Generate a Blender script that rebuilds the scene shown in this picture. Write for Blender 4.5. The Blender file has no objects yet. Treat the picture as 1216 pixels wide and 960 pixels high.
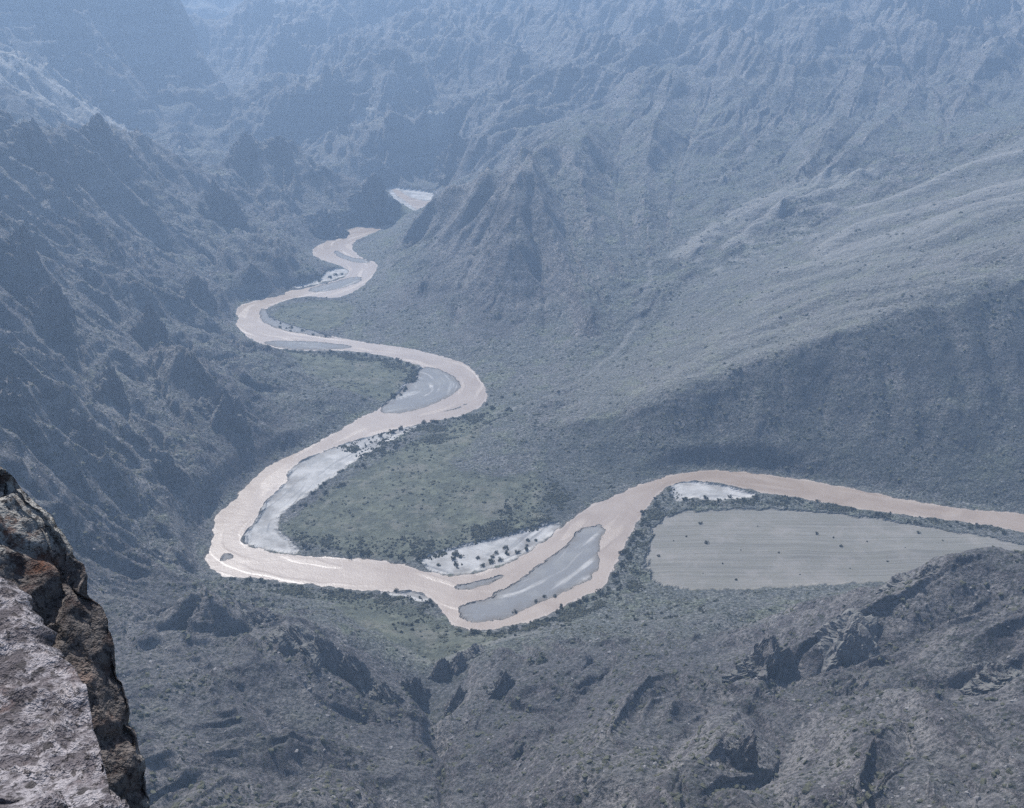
import bpy, bmesh, math, random
import numpy as np
from mathutils import Vector, Matrix, Euler

rng = np.random.default_rng(7)
random.seed(7)
SC = bpy.context.scene
COL = SC.collection

# ------------------------------------------------------------------ camera model (metres; the river is z = 0)
CAM_Z = 600.0
PITCH = math.radians(24.0)
FPX = 1304.0                      # focal length in photo pixels (photo 1216 x 960)
CP, SP = math.cos(PITCH), math.sin(PITCH)


def ray(px, py):
    a = (np.asarray(px, float) - 608.0) / FPX
    b = (480.0 - np.asarray(py, float)) / FPX
    return np.stack([a, CP + b * SP, -SP + b * CP], -1)


def at_z(px, py, z=0.0):
    d = ray(px, py)
    t = (z - CAM_Z) / d[..., 2]
    return np.stack([d[..., 0] * t, d[..., 1] * t, np.zeros_like(t) + z], -1)


def at_r(px, py, r):
    d = ray(px, py)
    t = r / d[..., 1]
    return np.stack([d[..., 0] * t, d[..., 1] * t, CAM_Z + d[..., 2] * t], -1)


# ------------------------------------------------------------------ noise
def _hash(ix, iy, seed):
    h = (ix.astype(np.int64) * 374761393 + iy.astype(np.int64) * 668265263 + seed * 974634777) & 0xFFFFFFFF
    h = ((h ^ (h >> 13)) * 1274126177) & 0xFFFFFFFF
    h = h ^ (h >> 16)
    h = (h * 2246822519) & 0xFFFFFFFF
    return (h ^ (h >> 15)) & 0xFFFFFFFF


def hash01(ix, iy, seed):
    return _hash(ix, iy, seed).astype(np.float64) / 4294967296.0


def noise(x, y, seed=0):
    """gradient noise, about -1..1"""
    ix = np.floor(x); iy = np.floor(y)
    fx = x - ix; fy = y - iy
    ix = ix.astype(np.int64); iy = iy.astype(np.int64)
    u = fx * fx * fx * (fx * (fx * 6 - 15) + 10)
    v = fy * fy * fy * (fy * (fy * 6 - 15) + 10)

    def g(i, j, dx, dy):
        a = hash01(i, j, seed) * (2 * math.pi)
        return np.cos(a) * dx + np.sin(a) * dy
    n00 = g(ix, iy, fx, fy); n10 = g(ix + 1, iy, fx - 1, fy)
    n01 = g(ix, iy + 1, fx, fy - 1); n11 = g(ix + 1, iy + 1, fx - 1, fy - 1)
    return 1.5 * ((n00 * (1 - u) + n10 * u) * (1 - v) + (n01 * (1 - u) + n11 * u) * v)


def fbm(x, y, octs, seed=0, gain=0.5):
    s = 0.0; a = 1.0
    for o in range(octs):
        s = s + a * noise(x, y, seed + o * 17)
        x, y = 1.97 * (x * 0.8 - y * 0.6) + 3.1, 1.97 * (x * 0.6 + y * 0.8) - 1.7
        a *= gain
    return s


def ridged(x, y, octs, seed=0, gain=0.5):
    s = 0.0; a = 1.0; w = 1.0
    for o in range(octs):
        n = 1.0 - np.abs(noise(x, y, seed + o * 31))
        n = n * n * w
        w = np.clip(n * 1.6, 0, 1)
        s = s + a * n
        x, y = 2.03 * (x * 0.8 - y * 0.6) + 5.3, 2.03 * (x * 0.6 + y * 0.8) - 2.9
        a *= gain
    return s


def sstep(a, b, x):
    t = np.clip((x - a) / (b - a), 0, 1)
    return t * t * (3 - 2 * t)


# ------------------------------------------------------------------ polygons
def inside(poly, x, y):
    c = np.zeros(x.shape, bool)
    n = len(poly)
    for i in range(n):
        x0, y0 = poly[i]; x1, y1 = poly[(i + 1) % n]
        if y0 == y1:
            continue
        m = ((y0 > y) != (y1 > y)) & (x < (x1 - x0) * (y - y0) / (y1 - y0) + x0)
        c ^= m
    return c


def seg_dist(poly, x, y, closed=True):
    d = np.full(x.shape, 1e18)
    n = len(poly)
    for i in range(n if closed else n - 1):
        x0, y0 = poly[i]; x1, y1 = poly[(i + 1) % n]
        ex, ey = x1 - x0, y1 - y0
        L = ex * ex + ey * ey + 1e-9
        t = np.clip(((x - x0) * ex + (y - y0) * ey) / L, 0, 1)
        d = np.minimum(d, (x - x0 - t * ex) ** 2 + (y - y0 - t * ey) ** 2)
    return np.sqrt(d)


def sdf(poly, x, y, reach=120.0):
    """signed distance, negative inside, clipped at reach"""
    out = np.full(x.shape, reach)
    p = np.asarray(poly)
    m = (x > p[:, 0].min() - reach) & (x < p[:, 0].max() + reach) & (y > p[:, 1].min() - reach) & (y < p[:, 1].max() + reach)
    if m.any():
        xs, ys = x[m], y[m]
        d = np.minimum(seg_dist(poly, xs, ys), reach)
        out[m] = np.where(inside(poly, xs, ys), -d, d)
    return out


def smooth_closed(p, it=2, closed=True):
    p = np.asarray(p, float)
    for _ in range(it):
        if closed:
            q = np.roll(p, -1, 0)
            p = np.stack([0.75 * p + 0.25 * q, 0.25 * p + 0.75 * q], 1).reshape(-1, 2)
        else:
            a, b = p[:-1], p[1:]
            m = np.stack([0.75 * a + 0.25 * b, 0.25 * a + 0.75 * b], 1).reshape(-1, 2)
            p = np.vstack([p[:1], m, p[-1:]])
    return p


def gpoly(pix, z=0.0, it=1):
    pix = np.asarray(pix, float)
    return smooth_closed(at_z(pix[:, 0], pix[:, 1], z)[:, :2], it)


CHANNEL_PX = [
    (1640, 690), (1450, 648), (1300, 622), (1216, 609), (1141, 604), (1090, 596), (1003, 578), (934, 566), (858, 558), (824, 559), (792, 565), (761, 574), (730, 588), (699, 601),
    (674, 618), (664, 629), (630, 654), (600, 670), (563, 681), (526, 684), (497, 675), (467, 667), (409, 662), (359, 660), (317, 654), (292, 647),
    (285, 640), (309, 614), (313, 598), (342, 572), (342, 560), (360, 546), (400, 530), (448, 516), (504, 503), (531, 498), (562, 490), (578, 477),
    (580, 462), (566, 445), (555, 431), (514, 420), (479, 412), (434, 407), (400, 400), (360, 393), (332, 384), (315, 377), (314, 368),
    (326, 362), (346, 355), (363, 352), (385, 354), (408, 353), (426, 344), (439, 334), (448, 321), (450, 312), (430, 307), (419, 297), (419, 288),
    (436, 280), (466, 267), (480, 262), (466, 263), (452, 265), (425, 269), (411, 274), (410, 280), (385, 281), (387, 288), (374, 292), (369, 301), (380, 309), (405, 316), (416, 324),
    (405, 331), (385, 337), (360, 343), (340, 346), (335, 351), (310, 355), (283, 363), (278, 370), (283, 377), (279, 386), (285, 393), (297, 403), (315, 412),
    (340, 416), (380, 417), (415, 417), (440, 420), (465, 425), (487, 432), (503, 436), (497, 442), (490, 457), (472, 470), (462, 477), (447, 487), (425, 497),
    (400, 512), (380, 524), (345, 540), (332, 546), (312, 557), (290, 577), (277, 595), (257, 609), (252, 622), (254, 637), (246, 652), (242, 666),
    (251, 679), (272, 687), (305, 687), (347, 693), (388, 697), (430, 703), (472, 702), (497, 703), (514, 713), (521, 724), (530, 738), (549, 748),
    (583, 750), (621, 741), (655, 730), (683, 714), (720, 698), (724, 685), (739, 657), (755, 626), (771, 601), (789, 580), (810, 573), (831, 571), (865, 576),
    (907, 586), (951, 592), (1017, 605), (1107, 616), (1186, 626), (1216, 634), (1300, 652), (1450, 688), (1640, 745)]
UPPER_PX = [(464, 223), (474, 226), (484, 233), (498, 238), (514, 240), (523, 246), (508, 252), (494, 249), (486, 243), (476, 236), (468, 230)]
ISLANDS_PX = {
    'big': [(721, 621), (710, 654), (710, 683), (667, 705), (630, 719), (605, 733), (567, 741), (552, 736), (541, 726), (549, 718), (586, 711), (589, 703), (611, 694), (636, 674), (680, 644), (685, 630)],
    'sliver': [(536, 697), (546, 702), (571, 697), (598, 685), (592, 683), (567, 691)],
    'bend': [(450, 491), (480, 491), (521, 478), (546, 463), (547, 452), (525, 440), (503, 434), (492, 450), (476, 466), (458, 479)],
    'tail': [(517, 491), (540, 486), (557, 478), (545, 486)],
    'strip': [(310, 405), (365, 405), (425, 411), (400, 416), (345, 415), (322, 411)],
    'braid': [(360, 345), (397, 335), (422, 328), (433, 331), (419, 339), (380, 348)],
    'chute': [(397, 296), (413, 305), (436, 309), (441, 313), (419, 312), (397, 303)],
    'inner': [(309, 366), (309, 381), (330, 391), (366, 398), (400, 403), (380, 396), (340, 385), (318, 377), (316, 368)],
    'speck': [(262, 663), (268, 656), (278, 662), (264, 667)],
}
CHANNEL = gpoly(CHANNEL_PX)
UPPER = gpoly(UPPER_PX)
ISLANDS = [gpoly(p) for p in ISLANDS_PX.values()]
GRAVEL = [gpoly(p) for p in [
    [(504, 503), (448, 516), (400, 530), (360, 546), (342, 560), (342, 572), (313, 598), (309, 614), (285, 643), (317, 654), (359, 660), (340, 640), (326, 626), (335, 607), (370, 585), (400, 563), (430, 541), (470, 520)],
    [(500, 672), (526, 684), (563, 681), (600, 670), (630, 654), (666, 628), (660, 620), (630, 630), (590, 641), (540, 652), (505, 662)],
    [(795, 577), (810, 571), (857, 577), (908, 590), (877, 591), (857, 595), (818, 592), (799, 596)],
    [(448, 703), (497, 702), (514, 712), (505, 716), (470, 709)],
    [(340, 344), (360, 342), (405, 330), (418, 324), (405, 318), (380, 326), (350, 334)],
    [(464, 218), (484, 217), (530, 238), (530, 250), (500, 262), (480, 250), (460, 228)],
    [(460, 480), (500, 437), (506, 436), (500, 452), (480, 470)],
]]
FIELD = gpoly([(771, 640), (775, 622), (800, 606), (850, 602), (930, 601), (1010, 608), (1090, 620), (1150, 633), (1216, 645), (1300, 660), (1300, 720), (1180, 700), (1060, 692), (950, 697), (850, 703), (815, 703), (775, 694), (768, 668)], 4.0)
GREEN = [gpoly(p, 4.0) for p in [
    [(340, 625), (380, 590), (430, 560), (500, 520), (540, 500), (570, 500), (560, 530), (520, 560), (600, 575), (640, 560), (650, 600), (630, 625), (560, 645), (500, 660), (420, 655), (350, 635)],
    [(330, 420), (440, 422), (500, 440), (470, 470), (420, 475), (360, 450)],
    [(325, 368), (360, 356), (420, 356), (410, 385), (370, 392), (335, 382)],
    [(400, 712), (480, 715), (530, 745), (610, 760), (560, 790), (480, 775), (420, 750)],
    [(450, 240), (475, 243), (495, 260), (470, 270), (450, 262)],
]]
PATHS = [smooth_closed(at_z(np.array([p[0] for p in q]), np.array([p[1] for p in q]), z)[:, :2], 2, False) for q, z in [
    ([(590, 468), (640, 462), (690, 445), (730, 418), (752, 395), (766, 365), (770, 340)], 35.0),
    ([(470, 770), (510, 780), (560, 775), (600, 762), (640, 755)], 14.0),
]]

# ------------------------------------------------------------------ control heights: photo pixel + either horizontal range R or height z
CTRL = []
def cz(*pts):
    for px, py, z in pts:
        CTRL.append(at_z(px, py, z))
def cr(*pts):
    for px, py, r in pts:
        CTRL.append(at_r(px, py, r))
def cw(*pts):
    for p in pts:
        CTRL.append(np.array(p, float))
def crl(pts, step=110.0):
    P = [at_r(*p) for p in pts]
    for a, b in zip(P[:-1], P[1:]):
        n = max(1, int(np.linalg.norm(b[:2] - a[:2]) / step))
        for i in range(n):
            CTRL.append(a + (b - a) * i / n)
    CTRL.append(P[-1])

for poly in (CHANNEL, UPPER):
    last = None
    for p in poly:
        if last is None or np.hypot(*(p - last)) > 35:
            CTRL.append(np.array([p[0], p[1], 1.5])); last = p
# flats
cz((420, 600, 6), (500, 560, 8), (560, 540, 10), (600, 600, 8), (620, 520, 16), (420, 440, 6), (400, 375, 4), (470, 620, 6), (360, 370, 4),
   (850, 640, 6), (950, 650, 6), (1080, 655, 7), (800, 680, 6), (1180, 645, 7), (1290, 690, 8),
   (1000, 702, 7), (1060, 698, 7), (1120, 694, 8), (1180, 692, 9), (1250, 702, 9), (950, 715, 8),
   (330, 705, 8), (440, 730, 9), (540, 765, 16), (640, 745, 9), (720, 735, 10), (800, 735, 10), (900, 715, 10), (960, 705, 10), (470, 760, 12), (380, 722, 14), (420, 745, 14), (250, 700, 12))
# the left mountain: crest, then its flank
crl([(474, 250, 2300), (440, 212, 2330), (375, 186, 2370), (340, 166, 2380), (318, 180, 2350), (290, 165, 2350), (262, 196, 2280), (240, 193, 2250), (200, 176, 2180),
     (165, 152, 2120), (130, 140, 2060), (80, 150, 1930), (30, 142, 1820), (0, 140, 1760), (-90, 120, 1700), (-200, 110, 1650)])
cr((0, 250, 1330), (-120, 240, 1300), (0, 400, 1010), (-120, 390, 980), (0, 500, 850), (-120, 480, 820), (0, 560, 760), (60, 640, 760), (0, 640, 690), (-100, 640, 660),
   (100, 300, 1560), (180, 300, 1720), (100, 450, 1130), (170, 500, 1150), (120, 560, 950), (200, 420, 1400), (240, 320, 1830), (330, 265, 2100), (240, 250, 2060), (180, 620, 930),
   (110, 660, 800), (175, 690, 800), (60, 330, 1330))
# low ground behind that crest
for px_, py_, r_, dz_ in [(0, 140, 1900, 60), (30, 142, 1960, 70), (80, 150, 2080, 75), (130, 140, 2230, 80), (165, 152, 2290, 85), (200, 176, 2350, 85), (240, 193, 2400, 70), (290, 165, 2490, 95), (340, 166, 2530, 95), (375, 186, 2520, 80), (440, 212, 2460, 60)]:
    p_ = at_r(px_, py_, r_); p_[2] = max(4, p_[2] - dz_); CTRL.append(p_)
for px_, py_, r_, dz_ in [(135, 130, 2790, 90), (95, 105, 2800, 90), (55, 68, 2800, 90), (0, 62, 2700, 90), (285, 130, 3330, 70), (262, 85, 3420, 130), (235, 45, 3500, 130), (215, 10, 3600, 130)]:
    p_ = at_r(px_, py_, r_); p_[2] = max(4, p_[2] - dz_); CTRL.append(p_)
# toe of the left mountain, right down to the bank
cz((300, 500, 24), (330, 472, 24), (270, 450, 62), (375, 478, 24), (300, 430, 42), (235, 570, 34), (250, 520, 50), (270, 335, 55), (300, 320, 42), (335, 300, 50), (240, 420, 110), (340, 505, 26), (215, 640, 40), (260, 400, 60), (420, 470, 14))
# headland cliff over the river
cr((455, 256, 2270), (400, 262, 2210), (365, 275, 2170))
# pale hill and dark wall behind
crl([(135, 130, 2650), (95, 105, 2620), (55, 68, 2580), (0, 62, 2520), (-120, 40, 2450)], 140)
crl([(288, 135, 3120), (262, 85, 3200), (215, 10, 3350), (180, -50, 3400), (60, -110, 3300), (-150, -140, 3200)], 160)
cr((200, 160, 2880), (250, 175, 2900), (120, 100, 2850), (60, 20, 3000))
# far gorge behind
cr((275, 72, 4100), (262, 40, 4500), (300, 45, 4400), (330, 20, 4300), (240, -20, 4800), (360, -40, 4700))
# central cliffs
cr((300, 180, 2780), (360, 185, 2680), (420, 205, 2640), (470, 215, 2620), (520, 228, 2560))
crl([(285, 128, 2960), (320, 118, 2960), (340, 90, 3080), (390, 92, 3050), (440, 105, 2950), (470, 92, 2990), (520, 150, 2800), (545, 175, 2700)], 120)
cr((430, 160, 2730), (480, 160, 2740), (370, 150, 2790))
cr((330, 40, 3500), (400, 20, 3600), (480, 30, 3450), (560, 60, 3200), (560, 0, 3700), (650, 10, 3500), (480, -30, 4000), (600, 110, 2950), (300, 0, 3900))
# spur with the pointed summit, right of the river
crl([(470, 300, 2040), (500, 268, 2080), (540, 236, 2060), (580, 215, 1990), (618, 200, 1900), (650, 168, 2130), (700, 148, 2330), (760, 118, 2560), (820, 78, 2780), (900, 40, 3000), (1000, -10, 3250), (1100, -60, 3500)])
cr((560, 165, 2520), (600, 140, 2620), (640, 120, 2750), (700, 90, 2850))
crl([(618, 200, 1900), (608, 290, 1740), (590, 440, 1455)], 160)
cr((540, 300, 1850), (520, 370, 1680), (450, 370, 1735), (480, 330, 1850), (680, 300, 1800), (680, 250, 1930), (720, 340, 1700), (660, 380, 1610))
for px_, py_, r_, dz_ in [(628, 194, 2030, 42), (600, 196, 2030, 40), (575, 205, 2120, 40), (650, 185, 2020, 40)]:
    p_ = at_r(px_, py_, r_); p_[2] -= dz_ + 12; CTRL.append(p_)
# wash of the side valley
cz((590, 458, 3), (640, 450, 10), (700, 435, 22), (730, 418, 32), (750, 400, 42), (762, 375, 52), (768, 350, 62), (800, 330, 74), (830, 310, 85), (865, 286, 102), (900, 262, 118), (950, 238, 140), (1000, 215, 160), (1060, 195, 188), (1120, 175, 215), (1216, 160, 250))
# right mountain face
cr((760, 220, 2130), (840, 200, 2220), (900, 130, 2520), (960, 180, 2200), (1000, 90, 2680), (1060, 30, 2950), (1100, 130, 2430), (1216, 60, 2800), (1140, -20, 3200), (1300, 0, 3100), (1300, 150, 2350),
   (860, 40, 3080), (1216, -60, 3500), (1000, 160, 2280), (880, 250, 1920))
# fan and terrace; its rim above the scarp
crl([(655, 512, 1235), (700, 500, 1230), (760, 488, 1222), (800, 478, 1222), (850, 462, 1232), (900, 440, 1250), (950, 422, 1262), (1000, 404, 1275), (1050, 388, 1288), (1100, 370, 1300), (1160, 350, 1320), (1216, 333, 1335), (1300, 310, 1350)], 60)
cr((650, 470, 1315), (720, 470, 1287), (740, 455, 1307), (800, 430, 1342), (830, 400, 1419), (850, 370, 1517), (900, 390, 1407), (950, 320, 1612), (950, 400, 1345), (1000, 360, 1390), (1050, 290, 1612), (1050, 350, 1385), (1100, 330, 1411), (1150, 250, 1641), (1160, 320, 1400), (1216, 290, 1434), (1216, 220, 1720), (1300, 270, 1450), (980, 250, 1818), (900, 330, 1600))
# scarp: foot stays near the bank
cr((1000, 490, 1195), (900, 500, 1185), (1100, 480, 1190), (1216, 470, 1195), (800, 520, 1180), (720, 560, 1165), (690, 580, 1155))
# near hills
crl([(120, 765, 690), (150, 755, 700), (200, 735, 725), (240, 722, 745), (290, 718, 765), (350, 742, 730), (400, 775, 705), (440, 800, 690), (490, 825, 665)], 50)
crl([(525, 960, 520), (522, 920, 575), (515, 880, 640), (520, 845, 700), (530, 815, 745), (520, 785, 790)], 40)
cr((300, 960, 445), (150, 960, 440), (0, 960, 430), (400, 960, 455), (420, 880, 570), (300, 850, 585), (200, 850, 575), (100, 850, 560), (300, 790, 665), (0, 780, 640), (-150, 900, 480), (60, 720, 720), (200, 905, 505))
crl([(595, 775, 745), (640, 790, 720), (700, 778, 725), (760, 775, 722), (820, 772, 712), (870, 762, 705), (930, 748, 695), (1000, 725, 690), (1060, 690, 705), (1120, 664, 715), (1180, 650, 712), (1230, 656, 700), (1310, 665, 690)], 55)
cr((620, 860, 590), (700, 850, 600), (800, 850, 590), (600, 960, 465), (700, 960, 450), (850, 960, 440), (1000, 960, 430), (1216, 960, 400), (1330, 960, 390), (900, 800, 640), (1000, 800, 610), (1100, 805, 585), (1190, 800, 575), (1300, 800, 560),
   (1150, 720, 640), (1216, 730, 620), (1060, 760, 640), (1000, 880, 510), (1150, 880, 490), (570, 820, 690))
# the cliff the photographer stands on (below the frame)
for xx in (-160, -80, -30, 0, 30, 80, 160):
    for yy, zz in ((-60, 600), (-20, 599), (0, 597.5), (4, 593), (15, 578), (40, 548), (90, 490), (160, 408), (250, 300)):
        cw((xx, yy, zz - abs(xx) * 0.05))
cw((-900, 0, 620), (-1400, 800, 560), (-1700, 2000, 600), (-2300, 3500, 640), (-1500, 5200, 720), (0, 5400, 760), (1500, 5200, 800), (2600, 4000, 800), (2200, 2500, 620), (1700, 1600, 420), (1300, 900, 220), (900, 300, 420), (900, -60, 560),
   (-700, 600, 380), (-450, 200, 520), (450, 120, 470))
CTRL = np.array(CTRL)
CTRL[:, 2] = np.maximum(CTRL[:, 2], 1.5)

# ------------------------------------------------------------------ base surface: linear-kernel RBF on a coarse grid
GX0, GX1, GY0, GY1, GS = -2900.0, 2900.0, -80.0, 5440.0, 8.0


def rbf_grid():
    P = CTRL[:, :2] / 1000.0; zv = CTRL[:, 2]
    D = np.hypot(P[:, None, 0] - P[None, :, 0], P[:, None, 1] - P[None, :, 1])
    n = len(P)
    A = np.zeros((n + 3, n + 3))
    A[:n, :n] = -D + np.eye(n) * 0.004
    A[:n, n] = 1; A[:n, n + 1:] = P
    A[n, :n] = 1; A[n + 1:, :n] = P.T
    w = np.linalg.solve(A, np.concatenate([zv, [0, 0, 0]]))
    gx = np.arange(GX0, GX1 + 1, GS); gy = np.arange(GY0, GY1 + 1, GS)
    X, Y = np.meshgrid(gx / 1000.0, gy / 1000.0)
    Z = w[n] + w[n + 1] * X + w[n + 2] * Y
    for i in range(n):
        Z -= w[i] * np.hypot(X - P[i, 0], Y - P[i, 1])
    return Z


BASE = rbf_grid()


def rain(B0, batches=14, drops=16000, steps=64, cell=6.0):
    """let rain drops run down the base surface and carve drainage lines; returns the height change on the coarse grid"""
    x0, x1, y0, y1 = -1750.0, 1950.0, 330.0, 4300.0
    nx = int((x1 - x0) / cell); ny = int((y1 - y0) / cell)
    X, Y = np.meshgrid(x0 + np.arange(nx) * cell, y0 + np.arange(ny) * cell)
    h0 = cubic_sample(B0, X, Y)
    h = h0 + sstep(4, 50, h0) * (9 * fbm(X / 170, Y / 170, 5, 301, 0.55) + 8 * (ridged(X / 260, Y / 260, 3, 305) - 0.9))
    start = h.copy()
    h = h / cell
    for b in range(batches):
        px = rng.uniform(1, nx - 3, drops); py = rng.uniform(1, ny - 3, drops)
        dx = np.zeros(drops); dy = np.zeros(drops); sp = np.ones(drops); wat = np.ones(drops); sed = np.zeros(drops)
        for s_ in range(steps):
            ix = px.astype(int); iy = py.astype(int); fx = px - ix; fy = py - iy
            f = h.ravel(); k0 = iy * nx + ix
            a, b_, c, d = f[k0], f[k0 + 1], f[k0 + nx], f[k0 + nx + 1]
            g_x = (b_ - a) * (1 - fy) + (d - c) * fy; g_y = (c - a) * (1 - fx) + (d - b_) * fx
            hh = (a * (1 - fx) + b_ * fx) * (1 - fy) + (c * (1 - fx) + d * fx) * fy
            dx = dx * 0.25 - g_x * 0.75; dy = dy * 0.25 - g_y * 0.75
            L = np.hypot(dx, dy) + 1e-6; dx /= L; dy /= L
            qx = np.clip(px + dx, 1, nx - 3); qy = np.clip(py + dy, 1, ny - 3)
            jx = qx.astype(int); jy = qy.astype(int); ux = qx - jx; uy = qy - jy; k1 = jy * nx + jx
            hn = (f[k1] * (1 - ux) + f[k1 + 1] * ux) * (1 - uy) + (f[k1 + nx] * (1 - ux) + f[k1 + nx + 1] * ux) * uy
            dh = hn - hh
            cap = np.clip(-dh, 0.01, 1.2) * sp * wat * 5.0
            up = dh > 0
            dep = np.where(up, np.minimum(sed, dh), np.where(sed > cap, (sed - cap) * 0.12, 0.0))
            ero = np.where(~up & (sed <= cap), np.minimum((cap - sed) * 0.16, -dh * 0.5), 0.0)
            q = dep - ero; sed = sed - q
            chg = np.zeros(nx * ny)
            for off, wgt in ((0, (1 - fx) * (1 - fy)), (1, fx * (1 - fy)), (nx, (1 - fx) * fy), (nx + 1, fx * fy)):
                chg += np.bincount(k0 + off, q * wgt, minlength=nx * ny)
            f += np.clip(chg, -0.25, 0.25)
            h = f.reshape(ny, nx)
            sp = np.sqrt(np.maximum(sp * sp - dh * 4.0, 0.02)); sp = np.minimum(sp, 3.0)
            wat *= 0.985; px, py = qx, qy
    d = np.clip(h * cell - h0, -45, 45)
    for _ in range(4):
        d[1:-1] = 0.25 * (d[:-2] + d[2:]) + 0.5 * d[1:-1]
        d[:, 1:-1] = 0.25 * (d[:, :-2] + d[:, 2:]) + 0.5 * d[:, 1:-1]
    return d, x0, y0, cell




def cubic_sample(G, x, y):
    u = np.clip((x - GX0) / GS, 1, G.shape[1] - 3); v = np.clip((y - GY0) / GS, 1, G.shape[0] - 3)
    i = u.astype(int); j = v.astype(int); fu = u - i; fv = v - j

    def wts(t):
        return [((2 - t) * t - 1) * t / 2, (t * t * (3 * t - 5) + 2) / 2, ((4 - 3 * t) * t + 1) * t / 2, (t - 1) * t * t / 2]
    wu, wv = wts(fu), wts(fv)
    s = 0.0
    for b in range(4):
        r = 0.0
        for a in range(4):
            r = r + wu[a] * G[j + b - 1, i + a - 1]
        s = s + wv[b] * r
    return s


def base_hit(px, py):
    d = ray(px, py)
    t = np.geomspace(250, 6000, 2200)
    P = d[None, :] * t[:, None]
    below = (P[:, 2] + CAM_Z) < cubic_sample(BASE, P[:, 0], P[:, 1])
    i = int(np.argmax(below)) if below.any() else len(t) - 1
    return P[i, :2]


# ridges (+) and ravines (-) seen on the slopes: height in metres, half width in metres, path
STROKES = [
    (14, 26, [(37, 195), (75, 240), (117, 285), (140, 312), (165, 345)]), (-14, 22, [(57, 205), (100, 240), (140, 272), (165, 305), (195, 350)]),
    (14, 24, [(100, 192), (150, 232), (180, 262), (215, 277), (250, 315)]), (-12, 20, [(150, 200), (200, 245), (240, 280), (275, 325)]),
    (12, 20, [(235, 205), (262, 240), (300, 275), (335, 300)]), (-12, 18, [(285, 190), (310, 235), (345, 275)]),
    (14, 20, [(42, 325), (65, 365), (80, 382), (100, 420)]), (-14, 20, [(20, 320), (36, 345), (62, 392), (78, 410), (110, 455)]),
    (16, 20, [(105, 327), (155, 347), (175, 360), (225, 375), (280, 402)]), (-16, 18, [(140, 350), (162, 368), (175, 407), (190, 460), (225, 505)]),
    (12, 16, [(72, 425), (95, 460), (117, 472), (150, 520)]), (-12, 16, [(110, 420), (128, 450), (150, 490), (180, 520)]),
    (14, 18, [(180, 412), (240, 450), (257, 470), (300, 505)]), (-14, 16, [(215, 415), (250, 445), (290, 470), (330, 500)]),
    (10, 14, [(25, 455), (67, 472), (97, 478)]), (-12, 14, [(60, 490), (100, 492), (118, 525), (150, 560)]),
    (12, 14, [(0, 477), (30, 495), (62, 525), (92, 537), (130, 562), (183, 570)]), (12, 14, [(190, 565), (225, 592), (245, 612)]), (-10, 14, [(150, 520), (200, 590), (236, 640)]),
    (10, 14, [(60, 600), (110, 630), (160, 665), (200, 690)]), (-10, 14, [(60, 560), (120, 600), (180, 640), (225, 672)]),
    (16, 34, [(982, 69), (934, 124), (889, 180), (862, 215)]), (-16, 30, [(962, 93), (910, 145), (875, 193)]), (-14, 30, [(1010, 80), (970, 130), (925, 190)]),
    (16, 34, [(1045, 62), (1017, 114), (989, 162), (951, 215)]), (-14, 28, [(1050, 100), (1020, 150), (985, 195)]), (14, 28, [(1083, 114), (1052, 152), (1000, 197)]),
    (-26, 40, [(1017, 0), (1065, 45), (1128, 117), (1120, 165)]), (18, 36, [(1216, 45), (1160, 95), (1140, 130)]), (14, 30, [(1070, 60), (1100, 90), (1125, 114)]),
    (-14, 28, [(850, 90), (820, 150), (800, 220), (790, 290)]), (14, 30, [(800, 95), (775, 160), (765, 230), (768, 300)]), (-12, 26, [(745, 130), (730, 190), (735, 260), (755, 320)]),
    (10, 26, [(700, 160), (690, 220), (705, 290), (735, 340)]), (-10, 22, [(660, 190), (668, 250), (690, 320), (720, 370)]),
    (20, 16, [(622, 198), (580, 217), (540, 238), (500, 270), (462, 305)]), (19, 20, [(618, 202), (640, 250), (662, 300), (685, 350), (700, 395)]), (-16, 22, [(588, 230), (560, 290), (540, 350), (536, 400)]), (8, 18, [(560, 235), (520, 300), (490, 360), (475, 395)]), (-8, 18, [(640, 230), (645, 300), (650, 370), (640, 430)]),
    (20, 30, [(618, 90), (573, 131), (548, 155)]), (-20, 28, [(593, 70), (587, 114), (540, 150)]), (22, 30, [(469, 90), (445, 121), (434, 173), (455, 211)]), (-18, 26, [(410, 110), (415, 160), (420, 195)]), (-16, 26, [(500, 110), (490, 160), (500, 210)]),
    (-26, 30, [(505, 810), (515, 850), (520, 885), (524, 925), (526, 970)]), (-9, 9, [(560, 830), (545, 870), (528, 910)]), (-8, 10, [(420, 830), (460, 860), (510, 880)]),
    (9, 14, [(1160, 668), (1090, 700), (1010, 745), (930, 782), (885, 830), (850, 900)]), (-10, 16, [(1216, 765), (1140, 790), (1090, 780), (1030, 790), (960, 830), (920, 900)]),
    (9, 14, [(1216, 805), (1120, 818), (1050, 860), (1010, 940)]), (-7, 10, [(720, 790), (650, 850), (600, 900), (560, 960)]), (6, 10, [(800, 790), (730, 850), (680, 930)]), (-6, 9, [(870, 800), (810, 860), (770, 940)]),
    (-8, 11, [(180, 780), (260, 800), (330, 840), (420, 870), (500, 905)]), (8, 12, [(150, 760), (240, 800), (300, 850), (390, 900), (430, 950)]), (-7, 10, [(300, 740), (340, 790), (400, 830), (470, 850)]), (6, 10, [(180, 890), (260, 893), (330, 893), (385, 880)]), (-6, 10, [(160, 850), (230, 860), (320, 870)]),
    (5, 12, [(655, 512), (700, 500), (760, 488), (800, 478), (850, 462), (900, 440), (950, 422), (1000, 404), (1050, 388), (1100, 370), (1160, 350), (1216, 333), (1300, 310)]),
]


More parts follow.
